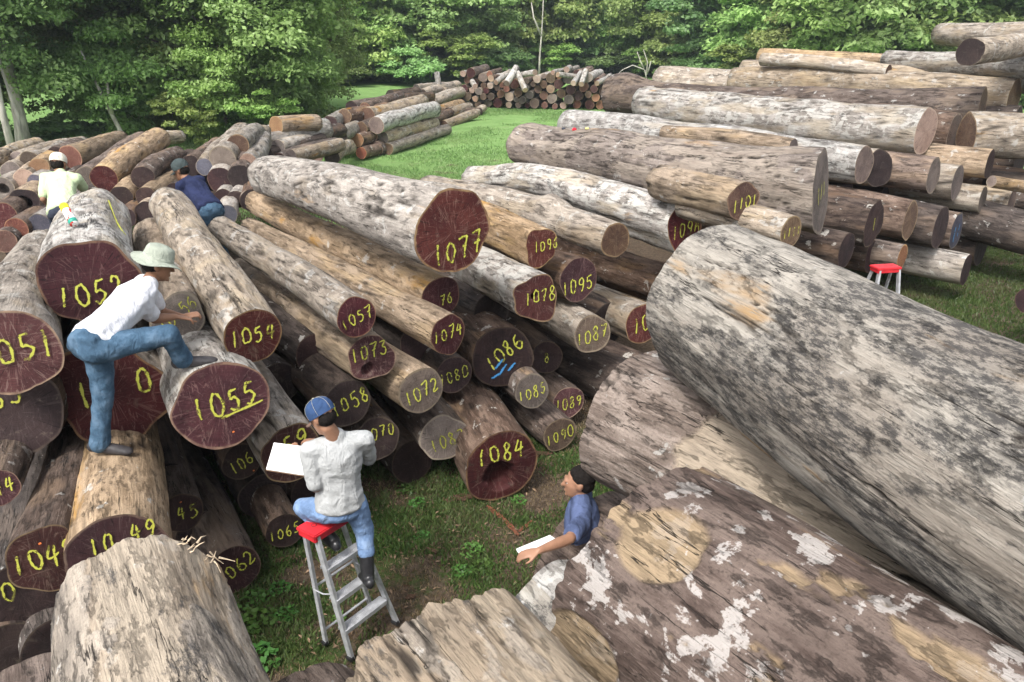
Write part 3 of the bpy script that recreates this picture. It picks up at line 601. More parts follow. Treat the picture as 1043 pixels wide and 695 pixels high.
# pile beyond the two men at left: ends towards us, logs running away to the upper right
LP = 'logs in the second pile behind the workers'
def SL(label, u, v, r, D, far, L=3.6, **kw):
    kw.setdefault('group', LP); kw.setdefault('end', 'brown'); kw.setdefault('bark', 'tan'); kw.setdefault('nseg', 28); kw.setdefault('nring', 24)
    return LOG(label, u, v, r, D, far, L, **kw)
second = [
 ('log with maroon end right of the man in pale green', 106, 182, 13.5, 14.5, (163, 143), 'tan', 'maroon'),
 ('reddish log with grey end just behind the maroon ended one', 88, 180, 10.5, 15.0, (145, 142), 'brown', 'grey'),
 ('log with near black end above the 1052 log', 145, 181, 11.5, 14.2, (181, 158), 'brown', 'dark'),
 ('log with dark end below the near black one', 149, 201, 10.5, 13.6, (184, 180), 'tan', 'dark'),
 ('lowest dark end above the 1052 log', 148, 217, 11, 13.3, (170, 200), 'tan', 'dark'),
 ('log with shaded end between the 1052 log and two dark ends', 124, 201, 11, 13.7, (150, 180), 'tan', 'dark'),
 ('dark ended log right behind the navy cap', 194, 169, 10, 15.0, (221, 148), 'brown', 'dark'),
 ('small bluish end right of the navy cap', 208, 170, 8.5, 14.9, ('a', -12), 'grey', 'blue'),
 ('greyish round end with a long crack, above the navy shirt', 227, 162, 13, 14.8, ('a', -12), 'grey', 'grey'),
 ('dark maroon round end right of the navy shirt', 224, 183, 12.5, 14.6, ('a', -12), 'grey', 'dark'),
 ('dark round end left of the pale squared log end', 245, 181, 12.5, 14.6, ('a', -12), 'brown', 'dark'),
 ('brown round end high, third from the pale round end', 242, 149, 11.5, 15.6, (262, 136), 'grey', 'brown'),
 ('small pinkish end below the brown round end', 253, 167, 10, 15.0, ('a', -12), 'grey', 'pink'),
 ('dark end beside the navy shirt sleeve', 228, 204, 11, 14.2, ('a', -12), 'grey', 'dark'),
 ('small dark end low beside the 1077 log', 241, 203, 9, 14.2, ('a', -12), 'grey', 'dark'),
 ('bluish grey end lowest beside the navy shirt', 232, 219, 10, 13.6, ('a', -12), 'grey', 'blue'),
 ('brown end hidden partly by the pale squared log end', 256, 205, 11, 14.0, ('a', -12), 'brown', 'dark'),
 ('long brown log running up from the navy man', 178, 196, 9, 14.2, (206, 176), 'brown', 'dark'),
 ('log with slanted red cut end above the green shirt', 72, 160, 12, 16.0, (122, 143), 'tan', 'red'),
 ('dark log tucked behind the slanted red cut', 58, 158, 9, 16.5, (80, 148), 'brown', 'dark'),
 ('pale brown end left of the green shirt, upper', 30, 163, 9, 15.8, (62, 150), 'pale', 'brown'),
 ('orange ringed end left of the white cap', 40, 170, 9, 15.2, (60, 156), 'tan', 'orange'),
 ('grey brown end near the left edge, upper row', 11, 175, 10, 15.2, (40, 158), 'pale', 'grey'),
 ('pinkish end touching the orange ringed one', 24, 182, 9.5, 14.8, (44, 168), 'tan', 'pink'),
 ('bluish end beside the green shirt', 37, 187, 9, 14.8, ('a', -12), 'grey', 'blue'),
 ('big hollow dark end near the green shirt hem', 24, 207, 14.5, 13.9, (46, 196), 'tan', 'dark'),
 ('small end at the left edge over the hollow one', 3, 192, 11, 14.6, ('a', -12), 'grey', 'grey'),
 ('bluish grey round end lowest near the 1052 log', 40, 228, 10.5, 13.4, ('a', -12), 'grey', 'blue'),
 ('dark maroon end at the left edge', 3, 221, 14, 13.4, ('a', -12), 'brown', 'maroon'),
 ('reddish torn end above the 1051 log', 17, 233, 11, 13.2, ('a', -12), 'brown', 'red'),
 ('pale log with black end beside the hollow one', 54, 207, 10, 14.4, (74, 190), 'pale', 'dark'),
 ('reddish brown end low at the left edge', 4, 246, 12, 13.0, ('a', -12), 'brown', 'red'),
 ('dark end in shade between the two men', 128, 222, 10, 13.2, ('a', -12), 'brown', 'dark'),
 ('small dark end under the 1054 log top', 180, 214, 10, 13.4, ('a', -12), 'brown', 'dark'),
]
for (lb, u, v, r, D, far, b, e) in second:
    SL(lb, u, v, r, D, far, 3.8, bark=b, end=e, **({'hole': (0, -.1, .5, .25)} if 'hollow' in lb else {}), **({'cut': (.5, .3)} if 'slanted' in lb else {}))
for (lb, a, b, r, D, L) in [('pale log lying along the top at the left edge', (-12, 163), (38, 148), 9, 16.4, 4), ('pale log top left with flaky bark, behind the first', (18, 162), (84, 144), 7.5, 17.2, 4.6),
        ('flaky log on top right of the red slanted cut', (96, 152), (136, 146), 8, 18.5, 4.6), ('grey log lying behind the brown round ends', (226, 150), (270, 134), 8, 17.5, 4)]:
    SL(lb, a[0], a[1], r, D, b, L, bark='pale', end='grey')
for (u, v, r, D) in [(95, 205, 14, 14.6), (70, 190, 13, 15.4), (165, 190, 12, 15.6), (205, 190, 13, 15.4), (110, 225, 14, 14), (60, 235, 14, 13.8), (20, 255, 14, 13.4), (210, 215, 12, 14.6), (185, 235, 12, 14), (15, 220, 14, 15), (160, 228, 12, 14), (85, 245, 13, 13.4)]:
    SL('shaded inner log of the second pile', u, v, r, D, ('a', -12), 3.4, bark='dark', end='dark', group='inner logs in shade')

# middle distance pile, logs running away to the right
MP = 'logs in the middle distance pile'
mid = [
 ('orange round end of a short log left of the middle pile', 281, 128, 9.5, 20, ('a', 30, -4), 1.6, 'tan', 'orange'),
 ('grey round end under the orange one', 271, 146, 9.5, 19.6, ('a', 20), 3, 'grey', 'grey'),
 ('long pale log with grey end pointing left', 283, 150, 7.5, 19.2, (332, 141), 3.8, 'pale', 'grey'),
 ('small grey round end nearest the 1077 log', 296, 160, 7.5, 18.6, ('a', 20), 2.4, 'pale', 'grey'),
 ('pale mottled log behind the orange end', 262, 140, 8, 21, (290, 130), 3.6, 'white', 'grey'),
 ('mottled short log on top between both piles', 310, 132, 7.5, 23, (334, 128), 2.8, 'white', 'dark'),
 ('dark round end leftmost in the stacked ends', 336, 126, 7.5, 25, (352, 117), 3, 'grey', 'dark'),
 ('large brown round end above the dark leftmost one', 351, 119, 7.8, 26, ('a', 20), 3, 'brown', 'brown'),
 ('small dark round end highest in the middle pile', 358, 109, 6, 27, (400, 100), 4, 'brown', 'dark'),
 ('small brown round end at the head of the top long log', 372, 110, 5.4, 27, (408, 98), 5, 'brown', 'brown'),
 ('reddish brown end in the middle pile centre', 364, 120, 5.5, 27, ('a', 16), 3, 'brown', 'red'),
 ('brown end of the upper long pale log', 374, 118, 8.5, 26.6, (430, 103), 5.6, 'pale', 'brown'),
 ('grey end with a dark spot on the thick pale banded log', 383, 128, 8.6, 26, (443, 112), 5.6, 'white', 'grey'),
 ('short grey log poking out of the stacked ends', 346, 139, 7.8, 24, (362, 130), 2.8, 'grey', 'grey'),
 ('brown end right of the poking grey log', 368, 131, 6.5, 26, ('a', 16), 3, 'brown', 'brown'),
 ('orange brown end low in the middle pile', 364, 143, 6.8, 25.6, ('a', 16), 3, 'brown', 'orange'),
 ('reddish end beside the orange brown one', 378, 138, 7, 26.4, ('a', 16), 3, 'brown', 'red'),
 ('greenish end of the lower long pale log', 389, 141, 7.2, 26.6, (442, 126), 5.2, 'pale', 'grey'),
 ('brown end on the ground left of the lowest log', 383, 152, 7.4, 26.4, ('a', 16), 3, 'brown', 'brown'),
 ('lowest long log lying on the meadow edge', 395, 152, 6, 26.6, (452, 133), 6.0, 'pale', 'brown'),
 ('dark red end lowest left in the stacked ends', 368, 156, 6, 25.4, ('a', 16), 3, 'brown', 'red'),
 ('fibrous log lying below the stacked ends', 320, 158, 9, 20.6, (330, 142), 2.4, 'tan', 'pink'),
 ('pale log slanting towards the stacked ends', 338, 160, 8, 21, (356, 149), 2.6, 'pale', 'grey'),
 ('brown log along the back of the middle pile', 392, 106, 5, 30, (440, 98), 5, 'brown', 'grey'),
 ('lumpy brown log on the back of the middle pile', 398, 98, 6, 33, (424, 94), 3, 'brown', 'grey'),
 ('dark short log past the lower pale logs', 441, 123, 5.2, 33, (458, 116), 3, 'brown', 'dark'),
 ('pale log beyond the dark short one', 452, 128, 5, 33.5, (470, 121), 3.4, 'pale', 'brown'),
 ('upper log of the next stack, brown end', 438, 104, 6, 38, (473, 93), 5.0, 'pale', 'brown'),
 ('brown end under the upper log of the next stack', 430, 96, 5, 40, (460, 88), 5.0, 'pale', 'brown'),
 ('log in the next stack with brown round end', 443, 113, 5.0, 36, (470, 106), 4.4, 'tan', 'brown'),
 ('short pale log with dark end in the next stack', 457, 115, 5.2, 36, (478, 109), 3.4, 'pale', 'dark'),
 ('lowest log of the next stack on the grass', 469, 121, 4, 36, (489, 112), 4, 'pale', 'red'),
 ('reddish end beside the next stack', 445, 119, 4.5, 36.6, ('a', 45), 3, 'brown', 'red'),
 ('grey log on the ridge before the far stack', 449, 95, 6, 42, (466, 88), 4, 'pale', 'grey'),
 ('bleached log standing up on the far ridge', 447, 88, 2.8, 42, (445, 74), .8, 'white', 'pink'),
 ('grey round end left of the bleached upright log', 424, 90, 4, 44, ('a', 30), 3, 'pale', 'grey'),
 ('brown round end on the far ridge', 418, 96, 4, 42, ('a', 30), 3, 'brown', 'brown'),
]
for (lb, u, v, r, D, far, L, b, e) in mid:
    SL(lb, u, v, r, D*1.11, far, L, bark=b, end=e, group=MP, level=('standing' not in lb))
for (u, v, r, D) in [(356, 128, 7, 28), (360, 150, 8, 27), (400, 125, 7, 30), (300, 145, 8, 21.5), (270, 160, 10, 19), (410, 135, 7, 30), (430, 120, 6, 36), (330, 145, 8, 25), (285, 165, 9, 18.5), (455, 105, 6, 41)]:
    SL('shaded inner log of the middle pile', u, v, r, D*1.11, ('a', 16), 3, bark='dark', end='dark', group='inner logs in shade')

# far stack: logs dropped one by one into a pile, ends towards us
def far_stack():
    rng = random.Random(4)
    protos = []
    for k, (b, e) in enumerate([('grey', 'pink'), ('brown', 'brown'), ('pale', 'red'), ('brown', 'red'), ('white', 'grey'), ('brown', 'maroon'), ('tan', 'orange'), ('pale', 'grey')]):
        V, Fq, bk, ck, nn = body_mesh(4.0, 1*.25, .24, 900+k, nseg=18, nring=10, lob=.04)
        me = npmesh('log', V, Fq, {'bark': bk, 'crack': ck}); me.materials.append(BM[b]); me.polygons.foreach_set('use_smooth', np.ones(len(me.polygons), bool))
        cm = cap_mesh(V[:nn], 'cut_face', nr=4); cm.materials.append(EM[e]); protos.append((me, cm, e))
    C0 = Pz(470, 109, 0); C1 = Pz(632, 112, 0); C0.z = C1.z = 0; ax = (C1-C0); Wd = ax.length; ax.normalize()
    circ = []
    for q in range(900):
        if len(circ) >= 128: break
        r = rng.uniform(.15, .29); best = None
        for t in range(24):
            x = rng.uniform(r, Wd-r); y = r
            for it in range(40):
                hit = None
                for (cx, cy, cr) in circ:
                    d = math.hypot(x-cx, y-cy)
                    if d < r+cr-.004 and (hit is None or d-r-cr < hit[0]): hit = (d-r-cr, cx, cy, cr)
                if not hit: break
                _, cx, cy, cr = hit; dx = x-cx; R_ = r+cr
                if abs(dx) < R_: y = max(y, cy + math.sqrt(R_*R_-dx*dx)) + .001
                else: break
            top = 1.78 + .25*math.sin(x*1.1+1)
            if y < top and (best is None or y < best[1]): best = (x, y)
        if best: circ.append((best[0], best[1], r))
    nrm = Vector((-ax.y, ax.x, 0)); 
    for i, (x, y, r) in enumerate(circ):
        me, cm, e = protos[rng.choice([0, 0, 1, 1, 1, 2, 3, 4, 5, 5, 6, 7])]
        p1 = C0 + ax*x + Vector((0, 0, y)) - nrm*rng.uniform(0, .5); a = rng.uniform(-.06, .10); dirn = (nrm + ax*a).normalized()
        o = bpy.data.objects.new('log', me); COL.objects.link(o); o.matrix_world = frame(p1, p1+dirn) @ Matrix.Diagonal((r/.26, r/.26, 1, 1))
        c = bpy.data.objects.new('cut_face', cm); COL.objects.link(c); c.parent = o
        row = 'bottom' if y < .55 else 'middle' if y < 1.35 else 'top'; side = 'left' if x < Wd*.33 else 'central' if x < Wd*.66 else 'right'
        cn = {'pink': 'pinkish', 'brown': 'brown', 'red': 'red', 'grey': 'grey', 'maroon': 'maroon', 'orange': 'orange'}[e]
        tag(o, f'{cn} round end in the {row} rows of the far stack, {side} third', 'log', f'far stack {cn} ends {row} {side}')
    # loose crossing logs on top
    for k, (u0, v0, u1, v1, r) in enumerate([(516, 85, 526, 69, 3.2), (535, 92, 527, 74, 2.8), (505, 84, 520, 73, 2.6), (500, 80, 508, 79, 3.2), (568, 76, 590, 79, 2.6), (577, 71, 576, 70, 3.0), (584, 85, 592, 74, 2.8), (592, 86, 597, 72, 2.6), (563, 74, 575, 71, 2.2), (545, 74, 530, 77, 3), (484, 88, 481, 83, 2.6), (608, 85, 622, 77, 2.6), (617, 90, 628, 84, 2.6)]):
        LOG(['pale log leaning on top of the far stack at left', 'pale forked looking log sloping down the front of the far stack', 'white log topping the left of the far stack', 'orange ended short log upon the far stack', 'pale log lying crosswise upon the far stack at right', 'highest round end of the far stack', 'whitish log jutting from the far stack, left one of two', 'whitish log jutting from the far stack, right one of two', 'slim pale log beside the highest round end', 'white tipped log at the top centre of the far stack', 'whitish log at the far left of the far stack', 'pale log at the upper right of the far stack', 'pale log at the right end of the far stack'][k],
            u0, v0, r, 43.3 if k not in (5,) else 43.8, (u1, v1) if k != 5 else ('a', 10), 1.7, bark='white' if k != 3 else 'brown', end='orange' if k == 3 else 'pink', nseg=16, nring=10, level=False, group='loose logs on the far stack')
far_stack()
for k, (u, v, r) in enumerate([(703, 86, 2.2), (709, 85, 2.4), (716, 85, 3.2), (720, 82, 3.4), (727, 86, 2.6), (733, 83, 3), (713, 80, 2.4), (738, 87, 2.4)]):
    LOG(['pale tiny end leftmost in the distant heap', 'tiny round end second in the distant heap', 'grey end in the middle of the distant heap', 'largest round end of the distant heap', 'dark end right of the largest in the distant heap', 'upper right round end of the distant heap', 'small end atop the distant heap', 'last end at right of the distant heap'][k], u, v, r, 60, ('a', 25), 3, bark='white', end=['pink', 'grey', 'brown'][k % 3], nseg=14, nring=8, group='small distant heap of logs')

# ------------------------------------------------------------------ vegetation
def leaf_mat(name, c1, c2, c3):
    m = mat(name); N = NT(m); oi = N.n('ShaderNodeObjectInfo'); g = N.n('ShaderNodeNewGeometry')
    lv = N.attr('lv'); big = N.noise(g.outputs['Position'], .55, 3, .6)
    c = N.mix(N.step(lv, .1, .9), c1, c2); c = N.mix(N.math('MULTIPLY', N.step(big, .45, .65), .6), c, c3)
    h = N.n('ShaderNodeHueSaturation'); N.l(c, h.inputs['Color'])
    N.l(N.math('MULTIPLY_ADD', oi.outputs['Random'], .05, .475), h.inputs['Hue']); N.l(N.math('MULTIPLY_ADD', N.math('FRACT', N.math('MULTIPLY', oi.outputs['Random'], 5.7)), .7, .72), h.inputs['Value'])
    d = N.n('ShaderNodeBsdfDiffuse'); t = N.n('ShaderNodeBsdfTranslucent'); gl = N.n('ShaderNodeBsdfGlossy'); gl.inputs['Roughness'].default_value = .5
    N.l(h.outputs[0], d.inputs[0]); N.l(h.outputs[0], t.inputs[0]); mx = N.n('ShaderNodeMixShader'); mx.inputs[0].default_value = .42
    N.l(d.outputs[0], mx.inputs[1]); N.l(t.outputs[0], mx.inputs[2]); m2 = N.n('ShaderNodeMixShader'); m2.inputs[0].default_value = .03
    N.l(mx.outputs[0], m2.inputs[1]); N.l(gl.outputs[0], m2.inputs[2])
    o = N.n('ShaderNodeOutputMaterial'); N.l(m2.outputs[0], o.inputs[0]); return m
LM = dict(mid=leaf_mat('leaves_mid_green', (.19, .29, .08), (.34, .46, .15), (.37, .49, .17)),
          deep=leaf_mat('leaves_deep_green', (.15, .25, .085), (.26, .39, .14), (.30, .43, .155)),
          fresh=leaf_mat('leaves_fresh_green', (.18, .29, .07), (.30, .43, .12), (.32, .45, .14)),
          weed=leaf_mat('weed_leaves', (.05, .13, .025), (.09, .20, .04), (.12, .22, .05)),
          grass=leaf_mat('grass_blades', (.045, .085, .02), (.10, .155, .04), (.14, .15, .065)),
          meadow=leaf_mat('meadow_blades', (.13, .22, .06), (.24, .35, .12), (.28, .36, .14)),
          straw=leaf_mat('dry_blades', (.16, .12, .06), (.26, .21, .12), (.2, .16, .09)))
def leaf_quads(C, Nn, size, rng, asp=.5):
    """one pointed leaf per centre C with normal Nn"""
    n = len(C); r = rng.normal(size=(n, 3)); T = np.cross(Nn, r); T /= np.linalg.norm(T, axis=1)[:, None]+1e-9; B = np.cross(Nn, T)
    s = (size*rng.uniform(.6, 1.35, n))[:, None]
    V = np.stack([C - T*s*.5, C + B*s*asp*.5 + Nn*s*.06, C + T*s*.5, C - B*s*asp*.5 + Nn*s*.06], 1).reshape(-1, 3)
    return V, np.arange(4*n).reshape(-1, 4)
def crown_mesh(seed, rx, ry, z0, z1, nb, per, size, asp=.55, fill=.25):
    rng = np.random.default_rng(seed); Cs = []; Ns = []; lv = []
    zc = (z0+z1)/2; rz = (z1-z0)/2
    for b in range(nb):
        d = rng.normal(size=3); d /= np.linalg.norm(d)
        q = rng.uniform(.62, 1.0)*(1 + .22*math.sin(3*math.atan2(d[1], d[0])+seed) + .12*math.sin(5*d[2]+seed)) if rng.random() > fill else rng.uniform(.2, .6)
        c = np.array([d[0]*rx*q, d[1]*ry*q, zc + d[2]*rz*q]); br = rng.uniform(.5, 1.25)*min(rx, ry)*.30
        k = int(per*(br/(.26*min(rx, ry)))**2*rng.uniform(.6, 1.3)); dd = rng.normal(size=(k, 3)); dd /= np.linalg.norm(dd, axis=1)[:, None]
        dd[:, 2] = np.where(dd[:, 2] < -.2, -dd[:, 2]*.5, dd[:, 2])
        rr = br*rng.uniform(.55, 1.08, k)[:, None]*(1+.25*np.sin(dd[:, :1]*7+b)); p = c + dd*rr*np.array([1.15, 1.15, .62])
        p[:, 2] -= .25*br*rng.random(k)**2
        Cs.append(p); nn = dd*.5 + rng.normal(size=(k, 3))*.55 + np.array([0, 0, .75]); Ns.append(nn/np.linalg.norm(nn, axis=1)[:, None])
        lv.append(np.clip(rng.normal(.5, .22, k) + rng.normal(0, .18), 0, 1))
    C = np.concatenate(Cs); N_ = np.concatenate(Ns); lv = np.concatenate(lv); keep = C[:, 2] > .05; C, N_, lv = C[keep], N_[keep], lv[keep]
    V, Fq = leaf_quads(C, N_, size, rng, asp); return npmesh('crown', V, Fq, {'lv': np.repeat(lv, 4)})
def trunk_mesh(seed, h, r, limbs, spread, lean=(0, 0), fork=None):
    rng = random.Random(seed); mb = MB(); pts = []; x = y = 0
    for i in range(9):
        t = i/8; pts.append((lean[0]*h*t + x, lean[1]*h*t + y, h*t)); x += rng.uniform(-.05, .05)*h*.2; y += rng.uniform(-.05, .05)*h*.2
    mb.tube(pts, [r*(1.45 if i == 0 else 1.1 - .75*i/8) for i in range(9)], 10)
    for k in range(limbs):
        i = rng.randint(2, 7); p = Vector(pts[i]); a = rng.uniform(0, 6.28); L = spread*rng.uniform(.6, 1.05); q = [p]
        for s in range(1, 5):
            q.append(p + Vector((math.cos(a)*L*s/4, math.sin(a)*L*s/4, L*.55*(s/4)**.8 + rng.uniform(-.1, .1))))
        rr = r*(.55 - .03*i); mb.tube(q, [rr, rr*.75, rr*.5, rr*.3, rr*.12], 7)
    me = bpy.data.meshes.new('trunk'); me.from_pydata(mb.v, [], mb.f); me.update(); return me
TB = simple('tree_bark', (.16, .13, .10), .9, var=.5, scale=6, bump=.03, streak=(1, 1, .3)); TBP = simple('pale_tree_bark', (.36, .34, .30), .9, var=.35, scale=6, bump=.02, streak=(1, 1, .3))
for m_ in ('grass', 'weed'): pass
CR = {}
def crown(kind, key, mk):
    if (kind, key) not in CR:
        me = mk(); me.materials.append(LM[kind]); CR[(kind, key)] = me
    return CR[(kind, key)]
TR = {}
def place_tree(name, label, x, y, ch, tr, rz=0, s=(1, 1, 1), group=None, pale=False, cat='tree', rootz=None):
    t = empty(name, (x, y, ground_z(np.float64(x), np.float64(y))*1.0 if rootz is None else rootz), rz); t.scale = s; tag(t, label, cat, group)
    c = bpy.data.objects.new('crown', ch); COL.objects.link(c); c.parent = t
    if tr is not None:
        k = bpy.data.objects.new('trunk', tr); COL.objects.link(k); k.parent = t
    return t
def trunk(key, *a, **k):
    if key not in TR:
        pale = k.pop('pale', False); me = trunk_mesh(*a, **k); me.materials.append(TBP if pale else TB); me.polygons.foreach_set('use_smooth', np.ones(len(me.polygons), bool)); TR[key] = me
    return TR[key]
def gxy(u, D):          # ground position at column u, D metres out
    r = ray(u, 60); return r.x*D, r.y*D
forestgroup = 'trees of the forest edge'
# big near trees, left
nearc = [crown('mid', 'n0', lambda: crown_mesh(11, 5.2, 4.6, .4, 11.0, 150, 820, .20)), crown('mid', 'n1', lambda: crown_mesh(12, 4.2, 4.2, .5, 10.0, 150, 760, .19)), crown('deep', 'n2', lambda: crown_mesh(13, 4.4, 4.4, 3.3, 12.0, 130, 760, .19)), crown('fresh', 'n3', lambda: crown_mesh(14, 3.0, 2.6, .2, 5.0, 70, 620, .17))]
nt_ = [trunk('n0', 21, 9.0, .26, 9, 4.0), trunk('n1', 22, 8, .2, 8, 3.2, lean=(-.18, 0), pale=True), trunk('n2', 23, 10, .24, 7, 3.6, lean=(-.03, 0), pale=True)]
def NTREE(label, u, D, c, t, rz=0, s=(1, 1, 1)): x, y = gxy(u, D); return place_tree('broadleaf_tree', label, x, y, nearc[c], nt_[t], rz, s, 'large trees near the second pile')
NTREE('wide leafy tree hanging over the second pile above the navy cap', 232, 33, 0, 0, .4, (1.0, 1, 1))
NTREE('leafy tree with pale leaning trunks above the white cap', 150, 35, 1, 1, 1.4, (1, 1, 1))
NTREE('dark leaved tree with pale trunk at the left edge', 4, 28, 2, 2, 0, (.9, .9, 1))
NTREE('leafy tree between the navy man and the middle pile', 300, 42, 1, 0, 2.6, (.85, .85, 1))
NTREE('darker tree filling the gap behind the two large left trees', 182, 43, 2, 0, 1.0, (1.1, 1.1, 1))
NTREE('tree overhanging from the upper left corner', -60, 30, 1, 2, 4.0, (1, 1, 1.1))
for lb_, u_, D_, s_ in (('low bright leafy tree above the maroon ended log', 118, 31, 1.0), ('low bright leafy tree just right of the navy cap', 222, 31, .95), ('low leafy tree behind the orange round end', 292, 36, .9), ('low leafy tree between the pale leaning trunks and the wide tree', 168, 33, 1.05)):
    x, y = gxy(u_, D_); place_tree('young_tree', lb_, x, y, nearc[3], trunk('y0', 25, 4, .09, 5, 1.5), u_*.7, (s_*.85, s_*.85, s_), 'young trees behind the second pile')
x_, y_ = gxy(178, 29); place_tree('shrub', 'bright green bush just behind the second pile, below the wide tree', x_, y_, crown('fresh', 'sh', lambda: crown_mesh(31, 1.3, 1.1, .1, 2.3, 26, 420, .13)), None, cat='shrub', s=(1, 1, 1))
x_, y_ = gxy(262, 30); place_tree('shrub', 'leafy bush behind the orange round end', x_, y_, crown('fresh', 'sh', None), None, 1.5, cat='shrub', s=(1.2, 1, .9))
x_, y_ = gxy(34, 30); place_tree('shrub', 'low dark bush at the foot of the left edge trees', x_, y_, crown('deep', 'sh2', lambda: crown_mesh(32, 1.6, 1.2, .05, 1.3, 24, 420, .13)), None, .5, cat='shrub', s=(1.3, 1, .9))
# forest edge
farc = {}
for i, (kd, rx, ry, z0, z1) in enumerate([('mid', 4.6, 4.2, .3, 10.5), ('deep', 4.2, 4.2, .3, 12), ('fresh', 3.6, 3.4, .3, 8), ('deep', 5.2, 4.6, .5, 13), ('mid', 3.8, 3.6, .2, 9)]):
    farc[i] = crown(kd, f'f{i}', lambda: crown_mesh(50+i, rx, ry, z0, z1, 130, 330, .36, .6))
ft = [trunk('f0', 61, 9, .22, 6, 3.5), trunk('f1', 62, 10, .2, 6, 3.0, pale=True)]
rngf = random.Random(9)
def where(u):
    for a, t in ((70, 'beyond the clearing at the far left'), (200, 'behind the large left trees'), (330, 'behind the meadow left of the middle pile'), (430, 'behind the middle pile'), (500, 'behind the near end of the far stack'), (560, 'behind the far stack, left half'), (620, 'behind the far stack, right half'), (690, 'behind the bright strip of meadow'), (780, 'behind the distant heap'), (880, 'above the long pale logs'), (960, 'above the cream skyline log'), (2000, 'above the topmost right log')):
        if u < a: return t
KD = ['mid green rounded', 'deep green tall', 'fresh green low', 'dark spreading', 'mid green bushy']
edge = [(-60, 60), (-5, 58), (60, 62), (120, 60), (180, 58), (245, 60), (300, 62), (350, 64), (395, 66), (440, 68), (482, 72), (520, 76), (555, 78), (592, 80), (628, 80), (662, 76), (700, 72), (738, 66), (780, 60), (822, 56), (870, 52), (922, 50), (975, 50), (1030, 50), (1085, 50)]
order = [0, 1, 4, 2, 3, 0, 1, 4, 0, 3, 1, 4, 0, 1, 2, 0, 4, 3, 0, 4, 0, 3, 0, 2, 1]
for i, (u, D) in enumerate(edge):
    k = order[i]; x, y = gxy(u, D); s = rngf.uniform(.85, 1.12)
    place_tree('forest_tree', f'{KD[k]} tree, front of the forest {where(u)}', x, y, farc[k], ft[i % 2], rngf.uniform(0, 6), (s, s, s*rngf.uniform(.9, 1.15)), forestgroup)
for row, (dd, off, hs) in enumerate([(8, 25, 1.25), (18, 5, 1.5)]):
    for i, (u, D) in enumerate(edge):
        k = (i*3+row*2+1) % 5; x, y = gxy(u+off, D+dd+rngf.uniform(-2, 2)); s = rngf.uniform(1.1, 1.35)
        place_tree('forest_tree', f'{KD[k]} tree, deeper in the forest {where(u+off)}', x, y, farc[k], ft[(i+row) % 2], rngf.uniform(0, 6), (s, s, s*hs*.95), forestgroup)
# undergrowth along the edge
for i, (u, D) in enumerate(edge):
    x, y = gxy(u+rngf.uniform(-14, 24), D-3.0); s = rngf.uniform(1.2, 2.0)
    place_tree('shrub', f'bush at the foot of the forest {where(u)}', x, y, CR[(('fresh', 'sh') if i % 3 == 0 else ('deep', 'sh2'))], None, rngf.uniform(0, 6), (s*1.3, s*1.3, s), 'bushes at the foot of the forest', cat='shrub')
# bare pale trunks seen against the forest
def bare(label, u, v, D, segs, r):
    base = P(u, v, D); base.z = 0; mb = MB()
    for seg in segs: mb.tube([base + Vector(p) for p in seg], [r*q for q in np.linspace(1, .3, len(seg))], 7)
    o = mb.build('bare_tree', TBP, None, True); return tag(o, label, 'tree')
bare('slim pale trunk standing against the dark forest', 549, 72, 68, [[(0, 0, 0), (.05, 0, 2), (.2, 0, 4), (.3, 0, 6.5)], [(.15, 0, 3.6), (-.5, 0, 5), (-.7, 0, 6.2)]], .11)
bare('bleached dead tree arching over the meadow edge', 660, 75, 66, [[(0, 0, 0), (-.3, 0, 1.0), (-1.3, 0, 1.35), (-2.1, 0, 1.0), (-2.6, -.2, .6)], [(-.1, 0, .6), (-.1, 0, 1.6), (-.5, 0, 2.6)], [(-.3, 0, 1.0), (-.7, 0, 1.7), (-1.0, 0, 2.4)], [(0, 0, .8), (.2, 0, 1.7)]], .075)
bare('pale trunk leaning left behind the second pile', 131, 138, 30, [[(0, 0, 0), (-.5, 0, 1.4), (-.9, 0, 2.6), (-1.2, 0, 3.6)], [(-.5, 0, 1.4), (-.45, 0, 2.8)]], .10)
bare('pale upright trunk left of the clearing', 12, 150, 27, [[(0, 0, 0), (-.05, 0, 2), (.05, 0, 4), (.3, 0, 6)]], .14)
bare('thin pale trunk beside the left edge trunk', 22, 150, 27.5, [[(0, 0, 0), (.1, 0, 1.6), (-.1, 0, 3.2), (.1, 0, 5.2)]], .08)

# grass blades: uncountable
def blades(name, label, pts, h, seed, mk, wdt=.006):
    rng = np.random.default_rng(seed); n = len(pts); x, y = pts[:, 0], pts[:, 1]; z = ground_z(x, y)
    a = rng.uniform(0, 6.28, n); hh = h*rng.uniform(.35, 1.25, n); ln = hh*rng.uniform(.1, .9, n); b = rng.uniform(0, 6.28, n)
    dx, dy = np.cos(a)*wdt, np.sin(a)*wdt; lx, ly = np.cos(b)*ln, np.sin(b)*ln
    V = np.stack([np.stack([x-dx, y-dy, z], -1), np.stack([x+dx, y+dy, z], -1), np.stack([x+dx*.8+lx*.4, y+dy*.8+ly*.4, z+hh*.65], -1), np.stack([x+lx, y+ly, z+hh], -1)], 1)
    o = link(name, npmesh(name, V.reshape(-1, 3), np.arange(4*n).reshape(-1, 4), {'lv': np.repeat(rng.random(n), 4)}), None, [LM[mk]], False)
    return tag(o, label, 'grass', kind='stuff')
def scatter(n, x0, x1, y0, y1, seed, thr, sc=1.1):
    rng = np.random.default_rng(seed); p = np.stack([rng.uniform(x0, x1, n), rng.uniform(y0, y1, n)], 1)
    return p[fbm(p[:, 0]*sc, p[:, 1]*sc, p[:, 0]*0, 3, 77) + rng.normal(0, .08, n) > thr]
blades('grass', 'short green grass between the piles', scatter(230000, -3.4, 2.6, 3.2, 10, 1, -.02), .055, 2, 'grass')
